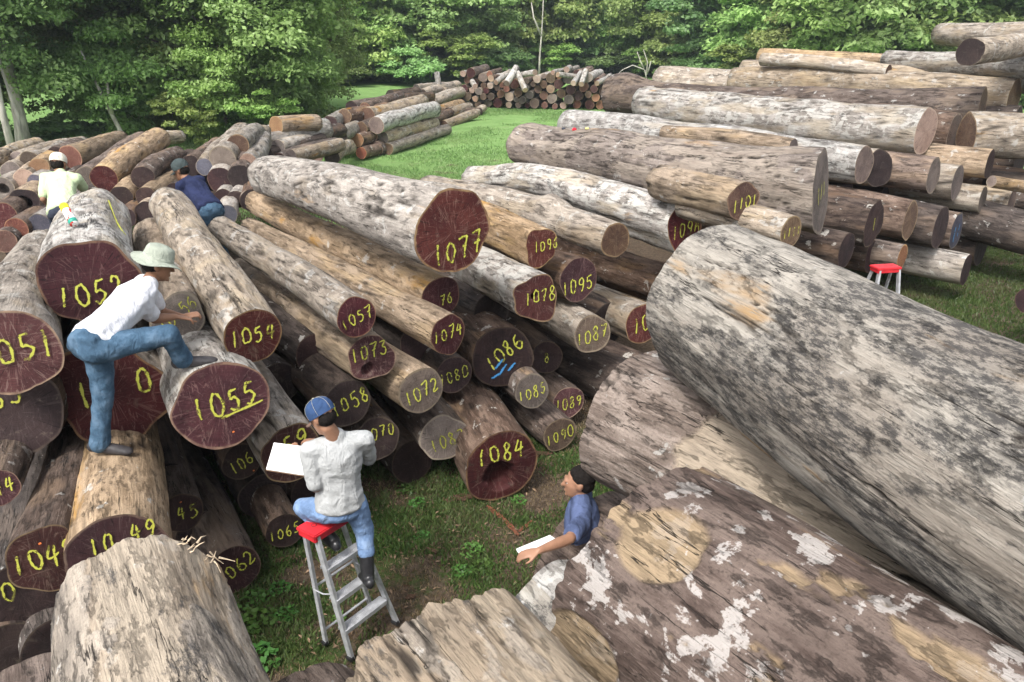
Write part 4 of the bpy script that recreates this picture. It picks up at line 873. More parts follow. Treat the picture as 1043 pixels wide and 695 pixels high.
blades('dry_grass', 'dry trampled blades on the bare soil between the piles', scatter(60000, -3.4, 2.6, 3.2, 10, 3, -.6), .035, 4, 'straw', .004)
blades('meadow_grass', 'green grass beside the right-hand pile', scatter(110000, 5.5, 14, 8, 17, 5, -.45, .7), .055, 6, 'grass', .007)
mg = scatter(150000, -14, 7, 18, 48, 15, -.15, .35); blades('meadow_tufts', 'uneven tufts of light green grass on the open meadow', mg, .075, 16, 'meadow', .014)
def chips():
    rng = np.random.default_rng(44); n = 3800; x = rng.uniform(-3.2, 2.4, n); y = rng.uniform(3.2, 9.2, n); k = fbm(x*1.4, y*1.4, x*0, 3, 91) + rng.normal(0, .15, n) > -.02; x, y = x[k], y[k]
    C = np.stack([x, y, ground_z(x, y)+.012+.02*rng.random(len(x))], -1); Nn = rng.normal(0, .35, (len(x), 3)) + np.array([0, 0, 1]); Nn /= np.linalg.norm(Nn, axis=1)[:, None]
    V, Fq = leaf_quads(C, Nn, .05, rng, .35); tag(link('wood_chips', npmesh('wood_chips', V, Fq), None, [scrapm0], False), 'bark litter and wood chips strewn on the ground between the piles', 'bark litter', kind='stuff')
scrapm0 = simple('chip_wood', (.20, .135, .085), .9, var=.6, scale=3); chips()
# weeds and seedlings
def weed_mesh(seed, nl, r, h):
    rng = np.random.default_rng(seed); C = []; Nn = []
    for k in range(nl):
        a = rng.uniform(0, 6.28); q = r*math.sqrt(rng.random()); C.append((q*math.cos(a), q*math.sin(a), h*rng.uniform(.3, 1)*(1-.5*q/r))); Nn.append((rng.normal(0, .3), rng.normal(0, .3), 1))
    C = np.array(C); Nn = np.array(Nn); Nn /= np.linalg.norm(Nn, axis=1)[:, None]; V, Fq = leaf_quads(C, Nn, .045, rng, .75)
    me = npmesh('weed', V, Fq, {'lv': np.repeat(rng.random(nl), 4)}); me.materials.append(LM['weed']); return me
wm = [weed_mesh(i, 70, .13, .10) for i in range(3)]
rw = random.Random(3)
def weed(label, u, v, s, k, grp='low leafy weeds on the soil'):
    p = Pz(u, v, 0); o = bpy.data.objects.new('weed_plant', wm[k]); COL.objects.link(o); o.location = (p.x, p.y, float(ground_z(np.float64(p.x), np.float64(p.y)))); o.scale = (s, s, s); o.rotation_euler.z = rw.uniform(0, 6); tag(o, label, 'plant', grp)
for i, (lb, u, v, s) in enumerate([('leafy weed right below the 1062 end', 258, 612, 1.0), ('weed right of the frayed front log', 262, 632, 1.2), ('leafy weed nearest the bottom left log', 262, 672, 1.3), ('weed hugging the frayed front log edge', 240, 640, 1.1), ('small weed between the front log and the ladder', 290, 625, .8),
        ('round leaved weed left of the ladder feet', 286, 600, .8), ('weed tuft at the picture bottom left of the ladder', 318, 688, .7), ('weed below the 1082 end', 412, 500, .8), ('small weed left of the 1084 end', 425, 512, .7), ('seedling patch in the middle of the aisle', 480, 560, .9),
        ('weed right of the aisle middle patch', 492, 575, .8), ('fresh weed near the man in blue', 470, 580, .7), ('weed right below the 1084 end', 528, 508, .7), ('weed behind the ladder', 302, 552, .8), ('weed under the ladder steps', 345, 628, .5), ('weed right of the ladder', 430, 545, .6)]):
    weed(lb, u, v, s, i % 3)
# torn bark scraps
scrapm = simple('torn_bark', (.17, .10, .065), .9, var=.4, scale=20, bump=.01, streak=(1, 6, 1)); scrapr = simple('red_heartwood_chip', (.26, .10, .055), .9, var=.35, scale=20, bump=.01)
for i, (lb, u, v, L, wd, rz, m_) in enumerate([('flat bark scrap left of the 1084 end', 472, 506, .42, .13, .2, 0), ('reddish splinter below the 1084 end', 505, 521, .30, .06, -.9, 1), ('long reddish bark strip under the 1084 end', 520, 535, .34, .05, -1.1, 1), ('small bark scrap behind the ladder', 290, 570, .2, .08, .4, 0), ('pale bark chip in the aisle', 418, 607, .09, .06, .4, 0),
        ('bark scrap below the 1090 end', 548, 462, .35, .10, .2, 0), ('thin splinter left of the man in blue', 535, 535, .22, .04, .9, 1), ('bark flake in the middle of the aisle', 440, 560, .14, .05, -.5, 0)]):
    p = Pz(u, v, 0); bm = bmesh.new(); rr = random.Random(i+70); nn_ = 9
    top = [bm.verts.new((L*(k/(nn_-1)-.5), wd*.5*(1-.6*abs(2*k/(nn_-1)-1)**2)*rr.uniform(.6, 1.2), .018+.012*rr.random())) for k in range(nn_)]
    bot = [bm.verts.new((L*(k/(nn_-1)-.5), -wd*.5*(1-.6*abs(2*k/(nn_-1)-1)**2)*rr.uniform(.6, 1.2), .012+.012*rr.random())) for k in range(nn_)]
    for k in range(nn_-1): bm.faces.new((bot[k], bot[k+1], top[k+1], top[k]))
    bmesh.ops.solidify(bm, geom=list(bm.faces), thickness=.012)
    me = bpy.data.meshes.new('bark_scrap'); bm.to_mesh(me); bm.free(); o = link('bark_scrap', me, None, [scrapr if m_ else scrapm], False)
    o.location = (p.x, p.y, float(ground_z(np.float64(p.x), np.float64(p.y)))+.005); o.rotation_euler.z = rz; tag(o, lb, 'bark scrap', 'bark scraps on the ground')

# ------------------------------------------------------------------ people and their things
DG = bpy.context.evaluated_depsgraph_get()
_bv = {}
def bvh(o):
    if o.name not in _bv:
        _bv[o.name] = BVHTree.FromPolygons([o.matrix_world @ q.co for q in o.data.vertices], [list(p.vertices) for p in o.data.polygons])
    return _bv[o.name]
for q in LOGS: q['o'].matrix_world = frame(q['P1'], q['P2'])
def hit(o, u, v):
    p, nrm, i, d = bvh(o).ray_cast(Vector((0, 0, CAMZ)), ray(u, v).normalized())
    if p is None: print('NO HIT', o.name, u, v); return P(u, v, 6), Vector((0, 0, 1))
    if nrm.dot(ray(u, v)) > 0: nrm = -nrm
    return p, nrm
def reach(p, u, v, L, far=True):
    d = ray(u, v); o = Vector((0, 0, CAMZ)) - p; a = d.dot(d); b = 2*d.dot(o); c = o.dot(o)-L*L; disc = max(0, b*b-4*a*c)
    return Vector((0, 0, CAMZ)) + d*((-b + (1 if far else -1)*math.sqrt(disc))/(2*a))
I3 = Matrix.Identity(3)
_ico = None
def blob(name, chains, mats, parent=None, voxel=.01, wrinkle=0, seed=0, smooth=4, mi=None):
    """chains of ellipsoids fused into ONE continuous skin. chain = (frame3x3, [(pos, (a,b,c)), ...])"""
    global _ico
    if _ico is None:
        bm = bmesh.new(); bmesh.ops.create_icosphere(bm, subdivisions=2, radius=1); _ico = (np.array([q.co[:] for q in bm.verts]), np.array([[v.index for v in f.verts] for f in bm.faces])); bm.free()
    V = []; Fq = []; b = 0; iv, fi = _ico
    for M, keys in chains:
        Mn = np.array(M if M is not None else I3)
        for i in range(max(1, len(keys)-1)):
            p0, r0 = keys[i]; p1, r1 = keys[min(i+1, len(keys)-1)]; r0 = np.array(r0 if hasattr(r0, '__len__') else [r0]*3); r1 = np.array(r1 if hasattr(r1, '__len__') else [r1]*3)
            L = (Vector(p1)-Vector(p0)).length; k = max(1, int(L/(.30*min(r0.min(), r1.min())))+1)
            for t in np.linspace(0, 1, k+1):
                V.append((iv*(r0+(r1-r0)*t)) @ Mn.T + (np.array(p0)+(np.array(p1)-np.array(p0))*t)); Fq.append(fi+b); b += len(iv)
    me = npmesh(name, np.concatenate(V), np.concatenate(Fq)); o = bpy.data.objects.new(name, me); COL.objects.link(o)
    r = o.modifiers.new('r', 'REMESH'); r.mode = 'VOXEL'; r.voxel_size = voxel
    s = o.modifiers.new('s', 'SMOOTH'); s.iterations = smooth; s.factor = .5
    dg = bpy.context.evaluated_depsgraph_get(); m2 = bpy.data.meshes.new_from_object(o.evaluated_get(dg)); o.modifiers.clear(); o.data = m2; m2.name = name
    if wrinkle:
        n_ = len(m2.vertices); co = np.empty(n_*3); m2.vertices.foreach_get('co', co); co = co.reshape(-1, 3); no = np.empty(n_*3); m2.vertices.foreach_get('normal', no); no = no.reshape(-1, 3)
        wv = fbm(co[:, 0]*9+co[:, 2]*5, co[:, 1]*9-co[:, 2]*4, co[:, 2]*13, 3, seed); w2 = 1-np.abs(fbm(co[:, 0]*7+co[:, 2]*6, co[:, 1]*7-co[:, 2]*6, co[:, 2]*9, 2, seed+4))*4
        co = co + no*(wrinkle*(.40*wv + .28*w2))[:, None]; m2.vertices.foreach_set('co', co.ravel()); m2.update()
    m2.materials.clear()
    for q in mats: m2.materials.append(q)
    m2.polygons.foreach_set('use_smooth', np.ones(len(m2.polygons), bool))
    if parent: o.parent = parent
    return o
def cloth(name, col, rough=.85, var=.10, worn=None):
    m = mat(name); N = NT(m); v, o, r = N.obj_coords(); a = N.noise(v, 9, 5, .6); f = N.noise(v, 300, 2, .5)
    fold = N.noise(N.scale(v, (1.6, 1.6, .7)), 9, 3, .5, 1.2); c = N.mix(N.step(a, .35, .65), tuple(x*(1-var) for x in col), tuple(min(.9, x*(1+var)) for x in col))
    if worn: c = N.mix(N.math('MULTIPLY', N.step(a, .48, .66), .6), c, worn)
    N.out(c, rough, N.math('ADD', N.math('MULTIPLY', f, .12), N.math('ADD', a, N.math('MULTIPLY', fold, .9))), .02, .15); return m
SKIN = simple('brown_skin', (.24, .125, .075), .5, var=.10, scale=14, spec=.35); SKIN2 = simple('warm_skin', (.30, .16, .10), .5, var=.10, scale=14, spec=.35)
HAIR = simple('black_hair', (.012, .010, .009), .8, var=.5, scale=90, bump=.004, spec=.08); EYEW = simple('eye_white', (.7, .68, .64), .3, var=.02); EYED = simple('iris', (.03, .018, .012), .2, var=.02)
RUB = simple('black_rubber', (.022, .022, .024), .35, var=.3, scale=20, spec=.5); LEATH = simple('dark_leather_shoe', (.035, .032, .034), .55, var=.3, scale=25)
def basis(f, up=Vector((0, 0, 1))):
    """columns: right, forward, up"""
    f = Vector(f).normalized(); r = f.cross(up).normalized(); u = r.cross(f).normalized(); return Matrix((r, f, u)).transposed()
def hand_chains(wr, d, n, curl=.5, side=1, s=1.0):
    """palm + five separate fingers; d = direction of the fingers, n = palm normal (palm side)"""
    d = d.normalized(); n = (n - d*n.dot(d)).normalized(); t = d.cross(n)*side; M = Matrix((t, d, n)).transposed(); ch = []
    pc = wr + d*.045*s; ch.append((M, [(wr, (.022*s, .022*s, .017*s)), (pc, (.036*s, .045*s, .014*s)), (wr + d*.075*s, (.036*s, .02*s, .013*s))]))
    for k, (off, L) in enumerate([(.028, .068), (.010, .078), (-.009, .072), (-.027, .056)]):
        p = wr + d*.082*s + t*off*s; a = .25*curl; keys = [(p - d*.02*s, .0085*s)]
        for q, (fr, rr) in enumerate(((.45, .0085), (.3, .0078), (.25, .0068))):
            dirn = d*math.cos(a) + n*math.sin(a); p = p + dirn*L*fr*s; keys.append((p.copy(), rr*s)); a += curl*.95
        ch.append((None, keys))
    p = wr + d*.022*s + t*.026*s; keys = [(p, .012*s)]
    for fr, w_ in ((.032, .6), (.028, .35), (.022, .1)):
        p = p + (t*w_ + d*.75 + n*.35*curl).normalized()*fr*s; keys.append((p.copy(), .0088*s))
    ch.append((None, keys)); return ch
def head_parts(hc, f, up, root, skin, hair=True, s=1.0):
    """returns chains for the head; adds eyes and hair as children later"""
    M = basis(f, up); r, fw, u = M.col[0], M.col[1], M.col[2]; q = lambda x, y, z: hc + (r*x + fw*y + u*z)*s
    ch = [(M, [(q(0, -.015, .025), (.076*s, .095*s, .088*s))]), (M, [(q(0, .02, -.01), (.066*s, .075*s, .085*s)), (q(0, .038, -.075), (.045*s, .05*s, .04*s))]),
          (M, [(q(0, .085, .01), (.010*s, .012*s, .014*s)), (q(0, .108, -.022), (.014*s, .014*s, .011*s))]), (M, [(q(0, .085, -.058), (.024*s, .014*s, .010*s))]), (M, [(q(0, .082, -.093), (.018*s, .014*s, .014*s))]),
          (M, [(q(-.03, .085, .028), (.022*s, .010*s, .007*s)), (q(.03, .085, .028), (.022*s, .010*s, .007*s))])]
    for sg in (-1, 1): ch.append((M, [(q(sg*.074, -.012, -.002), (.010*s, .020*s, .030*s)), (q(sg*.082, -.020, .012), (.008*s, .014*s, .018*s))]))
    return ch, M, q
def person(label, J, f, hf, hup, skin, shirt, trous, shoes, boot=0, sleeve=.75, hat=None, hands=(), s=1.0, cut=None, longs=False, wr=.010, hairlow=False, bellM=None):
    """J: joint positions; f body facing; hf/hup head facing and up"""
    root = empty('person', J['ankR']*.5 + J['ankL']*.5); tag(root, label, 'person'); root.location = Vector((0, 0, 0))
    org = (J['ankR'] + J['ankL'])*.5; sp = (J['neck']-J['pel']).normalized(); rt = (J['shR']-J['shL']).normalized(); rt = (rt - sp*rt.dot(sp)).normalized(); fw = sp.cross(rt)
    T = Matrix((rt, fw, sp)).transposed(); pel, neck, sh = J['pel'], J['neck'], None
    hch, HM, hq = head_parts(J['head'], hf, hup, root, skin, s=s)
    lerp = lambda a, b, t: a + (b-a)*t
    arms = []; legs = []
    for S in 'LR':
        arms.append((None, [(J['sh'+S], .052*s), (lerp(J['sh'+S], J['el'+S], .4), .045*s), (J['el'+S], .036*s), (lerp(J['el'+S], J['wr'+S], .3), .038*s), (J['wr'+S], .024*s)]))
        legs.append((None, [(J['hip'+S], .085*s), (lerp(J['hip'+S], J['kn'+S], .5), .072*s), (J['kn'+S], .052*s), (lerp(J['kn'+S], J['ank'+S], .3), .055*s), (J['ank'+S], .035*s)]))
        tp = J['toe'+S]; legs.append((None, [(J['ank'+S], .035*s), (lerp(J['ank'+S], tp, .4) - Vector((0, 0, .02)), .026*s), (lerp(J['ank'+S], tp, .8) - Vector((0, 0, .012)), .016*s)]))
    up_ = sp
    torso = [(T, [(pel, (.15*s, .10*s, .10*s)), (lerp(pel, neck, .38), (.135*s, .095*s, .10*s)), (lerp(pel, neck, .72), (.165*s, .112*s, .11*s)), (lerp(pel, neck, .88), (.155*s, .085*s, .06*s))]),
             (None, [(J['shL'], .055*s), (lerp(J['shL'], J['shR'], .5) + sp*.02, .062*s), (J['shR'], .055*s)]), (None, [(neck - sp*.02, .058*s), (J['head'] - HM.col[2]*.07*s - HM.col[1]*.01, .052*s)])]
    hc = []
    for (S, d, n_, c, sd_) in hands: hc += hand_chains(J['wr'+S], Vector(d), Vector(n_), c, sd_, s)
    blob('body', torso + hch + arms + legs + hc, [skin], root, .008, smooth=2)
    g = 1.13
    st = [(T, [(lerp(pel, neck, -.02), (.186*s, .143*s, .05*s)), (lerp(pel, neck, .2), (.170*s, .130*s, .10*s)), (lerp(pel, neck, .42), (.160*s, .12*s, .10*s)), (lerp(pel, neck, .72), (.184*s, .132*s, .115*s)), (lerp(pel, neck, .89), (.165*s, .10*s, .06*s))]),
          (None, [(J['shL'], .070*s), (lerp(J['shL'], J['shR'], .5) + sp*.022, .075*s), (J['shR'], .070*s)]), (None, [(neck - sp*.02, .072*s), (neck + sp*.012, .066*s)])]
    for S in 'LR':
        e = lerp(J['sh'+S], J['el'+S], sleeve); keys = [(J['sh'+S], .070*s), (lerp(J['sh'+S], J['el'+S], sleeve*.5), .066*s), (e, .060*s)]
        if longs: keys = [(J['sh'+S], .070*s), (J['el'+S], .055*s), (lerp(J['el'+S], J['wr'+S], longs), .045*s)]
        st.append((None, keys))
    blob('shirt', st, [shirt], root, .010, wr*1.5, int(s*100), 3)
    tr = [(T, [(lerp(pel, neck, .08), (.155*s, .112*s, .05*s)), (pel, (.168*s, .125*s, .09*s)), (lerp(pel, neck, -.12), (.165*s, .13*s, .08*s))])]
    for S in 'LR':
        a_end = J['ank'+S]; low = .97 if not boot else 1-boot
        tr.append((None, [(J['hip'+S] + (J['hip'+S]-pel)*.0, .100*s), (lerp(J['hip'+S], J['kn'+S], .5), .088*s), (J['kn'+S], .072*s), (lerp(J['kn'+S], a_end, low*.5), .064*s), (lerp(J['kn'+S], a_end, low), (.070 if not boot else .066)*s)]))
    blob('trousers', tr, [trous], root, .010, wr*1.3, 7, 3)
    for S in 'LR':
        a, tp = J['ank'+S], J['toe'+S]; dn = Vector((0, 0, -1)); d = (tp-a); hd = Vector((d.x, d.y, d.z)).normalized(); Mb = basis(hd)
        heel = a - hd*.045 + Mb.col[2]*-.02
        keys = [(Mb, [(heel, (.038*s, .04*s, .045*s)), (lerp(a, tp, .5) - Mb.col[2]*.012, (.042*s, .05*s, .040*s)), (tp - Mb.col[2]*.008, (.044*s, .05*s, .028*s))])]
        if boot: keys.append((None, [(a, .050*s), (lerp(J['kn'+S], a, 1-boot), .060*s)]))
        blob('boot' if boot else 'shoe', keys, [shoes], root, .008, .002, 3, 3)
    for sg in (-1, 1):
        mb = MB(); mb.lathe([(.010*math.sin(t)+1e-4, .010*math.cos(t)) for t in np.linspace(0, math.pi, 9)], Matrix.Translation(hq(sg*.031, .069, .012)), 12); e = mb.build('eye', EYEW, root, True)
        mb = MB(); mb.lathe([(.006*math.sin(t)+1e-4, .006*math.cos(t)) for t in np.linspace(0, math.pi, 7)], Matrix.Translation(hq(sg*.031, .0780, .012)), 10); mb.build('iris', EYED, e, True)
    hk = [(HM, [(hq(0, -.03, .040), (.083*s, .097*s, .088*s))]), (HM, [(hq(0, -.055, -.01), (.074*s, .060*s, .07*s))])]
    if hat: hk = [(HM, [(hq(0, -.045, -.005), (.079*s, .068*s, .065*s))])]
    blob('hair', hk, [HAIR], root, .007, .004, 5, 1)
    H4 = HM.to_4x4(); H4.translation = hq(0, 0, 0)
    if hat == 'brim' or (isinstance(hat, tuple) and hat[0] == 'brim'):
        hm = hat[1]; hm4 = H4 @ Matrix.Translation((0, -.01, .045)) @ Matrix.Rotation(-.10, 4, 'X')
        mb = MB(); prof = [(.172, -.022), (.150, -.010), (.125, -.004), (.104, .004), (.100, .03), (.096, .065), (.086, .090), (.060, .104), (.03, .108), (.001, .109)]
        prof += [(.001, .104), (.06, .099), (.082, .085), (.092, .062), (.096, .03), (.100, .0), (.125, -.009), (.150, -.015), (.172, -.027), (.172, -.022)]
        mb.lathe(prof, Matrix(), 48)
        for i, (x, y, z) in enumerate(mb.v):
            rr = math.hypot(x, y); a = math.atan2(y, x); k = max(0, (rr-.10)/.07); mb.v[i] = (x*.92, y*1.05, z + k*(.016*math.sin(2*a+.6) + .008*math.sin(3*a)) - (.014*math.exp(-(x*x)/.0009) if rr < .07 and z > .09 else 0))
        mb.v = [tuple(hm4 @ Vector(p)) for p in mb.v]; ht = mb.build('sun_hat', hm, root, True)
        mb = MB(); mb.lathe([(.1035, .008), (.1025, .028), (.1000, .028), (.1000, .008), (.1035, .008)], Matrix(), 48); mb.v = [tuple(hm4 @ Vector((x*.92, y*1.05, z))) for x, y, z in mb.v]; mb.build('hat_band', hm, ht, True)
    elif hat:
        _, cm_, vm, em = hat; h4 = H4 @ Matrix.Translation((0, -.018, .035)) @ Matrix.Rotation(-.12, 4, 'X')
        mb = MB(); mb.lathe([(.092, -.012), (.094, .02), (.090, .05), (.078, .078), (.055, .098), (.028, .108), (.001, .111)], Matrix(), 40)
        mb.v = [tuple(h4 @ Vector((x, y*1.12, z))) for x, y, z in mb.v]; cp = mb.build('cap', cm_, root, True)
        bm = bmesh.new(); rows = []
        for iy, y in enumerate(np.linspace(0, 1, 7)):
            row = []
            for ix, x in enumerate(np.linspace(-1, 1, 13)):
                yy = .085*math.sqrt(max(0, 1-(x*.86)**2)) + .095*y*math.sqrt(max(0, 1-(x*.93)**2)); row.append(bm.verts.new(h4 @ Vector((x*.082, yy, -.008 - .022*x*x - .012*y))))
            rows.append(row)
        for a in range(6):
            for b in range(12): bm.faces.new((rows[a][b], rows[a][b+1], rows[a+1][b+1], rows[a+1][b]))
        bmesh.ops.solidify(bm, geom=list(bm.faces), thickness=.004); me = bpy.data.meshes.new('visor'); bm.to_mesh(me); bm.free(); link('visor', me, cp, [vm])
        mb = MB()
        for k in range(6):
            a = k*math.pi/3+.5; mb.tube([h4 @ Vector((math.cos(a)*r_*1.005, math.sin(a)*r_*1.125, z+.001)) for r_, z in [(.093, -.01), (.095, .02), (.091, .05), (.079, .078), (.056, .098), (.028, .1085), (.003, .1115)]], .0011, 5)
        mb.build('seam', em, cp, True)
        mb = MB(); mb.lathe([(.001, .118), (.006, .117), (.008, .113), (.008, .110)], h4, 12); mb.build('button', em, cp, True)
    # bring the root to the feet without moving anything
    bpy.context.view_layer.update(); root.location = org
    for c in root.children: c.matrix_parent_inverse = Matrix.Translation(-org)
    return root
Z = Vector((0, 0, 1))
def auto(J, f, shw=.19, hipw=.09):
    """fill shoulders and hips from pelvis, neck and facing"""
    f = Vector(f).normalized(); r = f.cross(Z).normalized(); sp = (J['neck']-J['pel']).normalized(); J.setdefault('shR', J['neck'] + r*shw - sp*.06); J.setdefault('shL', J['neck'] - r*shw - sp*.06)
    J.setdefault('hipR', J['pel'] + r*hipw - Z*.04); J.setdefault('hipL', J['pel'] - r*hipw - Z*.04)
WHITE = cloth('white_cotton', (.62, .63, .67), var=.05); GREYS = cloth('pale_grey_cotton', (.40, .41, .41), var=.06); NAVY = cloth('navy_cotton', (.018, .024, .062), var=.2); BLUES = cloth('slate_blue_polo', (.075, .10, .19), var=.25); GREEN = cloth('pale_lime_cotton', (.48, .58, .36), var=.05)
JEAN = cloth('blue_denim', (.055, .105, .165), var=.25, worn=(.11, .17, .24)); JEAN2 = cloth('light_denim', (.16, .25, .42), var=.15, worn=(.26, .35, .50)); DARKT = cloth('dark_trousers', (.03, .035, .05))
HATM = cloth('sage_canvas', (.33, .36, .30), var=.08); CAPN = cloth('navy_cap_cloth', (.035, .07, .16)); VIS = cloth('tan_visor', (.34, .23, .18)); STI = cloth('pale_stitching', (.4, .38, .3)); CAPW = cloth('cream_cap_cloth', (.66, .63, .54)); CAPG = cloth('charcoal_cap_cloth', (.05, .065, .065))

# --- man in white tee, one foot on the 1049 log, other on the 1055 log
fa, _ = hit(n['1049'], 104, 464); fb, _ = hit(n['1055'], 203, 386)
J = {}; J['ankL'] = fa + Z*.085; J['toeL'] = fa + Vector((.17, .02, .035)); fb = n['1055'].matrix_world @ Vector((-.13, 1, -.42)); fb = Vector((-2.33, 5.20, 2.185)); J['pel'] = Pz(96, 346, fa.z + .90)
J['neck'] = reach(J['pel'], 150, 291, .56, True); f1 = Vector((.88, .30, 0)); auto(J, f1, .185)
J['knL'] = J['hipL']*.52 + J['ankL']*.48 + Vector((.03, 0, 0)); J['ankR'] = fb + Z*.10; J['toeR'] = J['ankR'] + Vector((.17, .06, -.02))
J['knR'] = reach(J['hipR'], 172, 341, .44, False); dsh = (J['ankR']-J['knR'])
print('man1', fa, fb, J['pel'], J['neck'], 'shin', dsh.length, 'hip-ankL', (J['hipL']-J['ankL']).length)
J['head'] = reach(J['neck'], 161, 270, .19, True); J['elR'] = reach(J['shR'], 158, 325, .28, True); J['wrR'] = reach(J['elR'], 186, 338, .24, True) if False else J['elR'] + Vector((.10, .10, -.02))
J['elL'] = J['shL'] + Vector((.05, .10, -.26)); J['wrL'] = J['elL'] + Vector((.16, -.04, -.02))
man1 = person('man in white tee and sage sun hat stepping across the logs', J, f1, (.85, .45, -.35), Vector((.15, .05, 1)), SKIN, WHITE, JEAN, LEATH, hat=('brim', HATM), hands=[('R', (.7, .5, -.3), (0, 0, -1), .6, 1), ('L', (.8, .3, .1), (0, .3, -1), .9, -1)], sleeve=.72, s=1.02)

# --- step ladder
GALV = simple('worn_aluminium', (.50, .51, .53), .45, metal=.35, var=.2, scale=14, bump=.002); REDP = simple('red_plastic', (.55, .025, .035), .45, var=.15, scale=8); RUBB = RUB
def ladder(label, FLp, FRp, RLp, TFLp, wt, depth=.13):
    root = empty('step_ladder', (0, 0, 0)); tag(root, label, 'ladder', None); wv = (FRp-FLp).normalized(); bv = Vector((RLp-FLp)); bv = (bv - wv*bv.dot(wv)).normalized()
    RRp = RLp + (FRp-FLp); TFRp = TFLp + wv*wt; TRL = TFLp + bv*depth; TRR = TFRp + bv*depth
    def rail(a, b, nm, tk=(.052, .022)):
        d = (b-a); L = d.length; z = d.normalized(); x = wv - z*wv.dot(z); x.normalize(); y = z.cross(x); M = Matrix((x, y, z)).transposed().to_4x4()
        mb = MB(); mb.box((a+b)/2, (.004, tk[0], L), M); mb.box((a+b)/2 + x*.012 + y*(tk[0]/2-.002), (.022, .004, L), M); mb.box((a+b)/2 + x*.012 - y*(tk[0]/2-.002), (.022, .004, L), M)
        r = mb.build(nm, GALV, root); f_ = MB(); f_.box(a + z*.012, (.034, tk[0]+.012, .035), M, .004); f_.build('rubber_foot', RUBB, r); return x, y, z, M
    for a, b in ((FLp, TFLp), (FRp, TFRp)): rail(a, b, 'front_rail')
    for a, b in ((RLp, TRL), (RRp, TRR)): rail(a, b, 'rear_rail', (.036, .02))
    for k in (1, 2, 3):
        t = k/4; a = FLp.lerp(TFLp, t); b = FRp.lerp(TFRp, t); M = Matrix((wv, bv, wv.cross(bv))).transposed().to_4x4(); Lx = (b-a).length - .014; mb = MB(); c = (a+b)/2 + bv*.01
        mb.box(c, (Lx, .082, .005), M); mb.box(c - bv*.041 - Z*.016, (Lx, .004, .034), M); mb.box(c + bv*.041 - Z*.012, (Lx, .004, .026), M)
        for q in range(5): mb.box(c + bv*(-.030+.015*q) + Z*.004, (Lx, .004, .003), M)
        mb.build('step', GALV, root)
    for t in (.12, .52):
        a = RLp.lerp(TRL, t); b = RRp.lerp(TRR, t); mb = MB(); mb.tube([a, b], .010, 8); mb.build('rear_brace', GALV, root)
    for (a0, a1, b0, b1) in ((FLp, TFLp, RLp, TRL), (FRp, TFRp, RRp, TRR)):
        mb = MB(); mb.tube([a0.lerp(a1, .55), (a0.lerp(a1, .55)+b0.lerp(b1, .5))/2 - Z*.02, b0.lerp(b1, .5)], .006, 6); mb.build('spreader', GALV, root)
    tc = (TFLp+TFRp+TRL+TRR)/4; M = Matrix((wv, bv, Z)).transposed().to_4x4(); mb = MB(); mb.box(tc + Z*.02, (wt+.07, depth+.07, .03), M, .008); mb.box(tc - Z*.012, (wt+.05, depth+.05, .05), M, .006); cp = mb.build('top_cap', REDP, root)
    for q in (-.32, 0, .32):
        mb = MB(); mb.lathe([(.016, .0365), (.020, .0365), (.020, .030), (.001, .030)], Matrix.Translation(tc + wv*wt*q + bv*.01) , 16); mb.build('socket', RUBB, cp)
    org = (FLp+FRp+RLp+RRp)/4; bpy.context.view_layer.update(); root.location = org
    for c in root.children: c.matrix_parent_inverse = Matrix.Translation(-org)
    return tc
TFL_ = Pz(321, 547, 1.12); tc = ladder('aluminium step ladder with red top under the seated man', Pz(357, 672, 0), Pz(403, 635, 0), Pz(331, 656, 0), TFL_, .32)
q0 = Pz(905, 303, 0); 
la = P(894, 282, 10.4); la.z = 0; ladder('aluminium step ladder with red top beside the right-hand pile', la + Vector((-.10, -.20, 0)), la + Vector((.42, -.10, 0)), la + Vector((-.22, .55, 0)), la + Vector((0, 0, 1.52)), .28)

# --- man sitting on the ladder, writing
f2 = Vector((-.42, .9, 0)).normalized(); J = {}
J['pel'] = Pz(346, 512, 1.31); J['neck'] = Pz(343, 446, 1.83); auto(J, f2, .195, .10); J['head'] = Pz(328, 426, 2.00)
J['knR'] = J['hipR'] + f2*.30 + Vector((.12, 0, -.30)); J['knR'] = Pz(371, 540, 1.02); J['ankR'] = Pz(375, 590, .68); J['toeR'] = J['ankR'] + f2*.15 + Vector((.0, 0, -.06))
J['knL'] = Pz(309, 517, 1.22); J['ankL'] = Pz(340, 552, .98); J['toeL'] = J['ankL'] + f2*.15 + Vector((-.02, 0, -.07))
J['elL'] = Pz(322, 497, 1.50); J['wrL'] = Pz(306, 466, 1.58); J['elR'] = Pz(378, 472, 1.52) + f2*.06; J['wrR'] = Pz(330, 468, 1.52) + f2*.30
man2 = person('man in grey shirt and navy cap seated on the ladder with a notebook', J, f2, (-.80, .42, -.50), Vector((-.35, .2, 1)), SKIN2, GREYS, JEAN2, RUB, boot=.55, hat=('cap', CAPN, VIS, STI), hands=[('L', (-.35, .5, .1), (.1, 0, 1), .5, 1), ('R', (-.7, .3, -.1), (0, 0, -1), .8, -1)], sleeve=.88)
PAP = simple('white_paper', (.80, .80, .80), .7, var=.02); BRD = simple('brown_board', (.20, .12, .07), .7, var=.2)
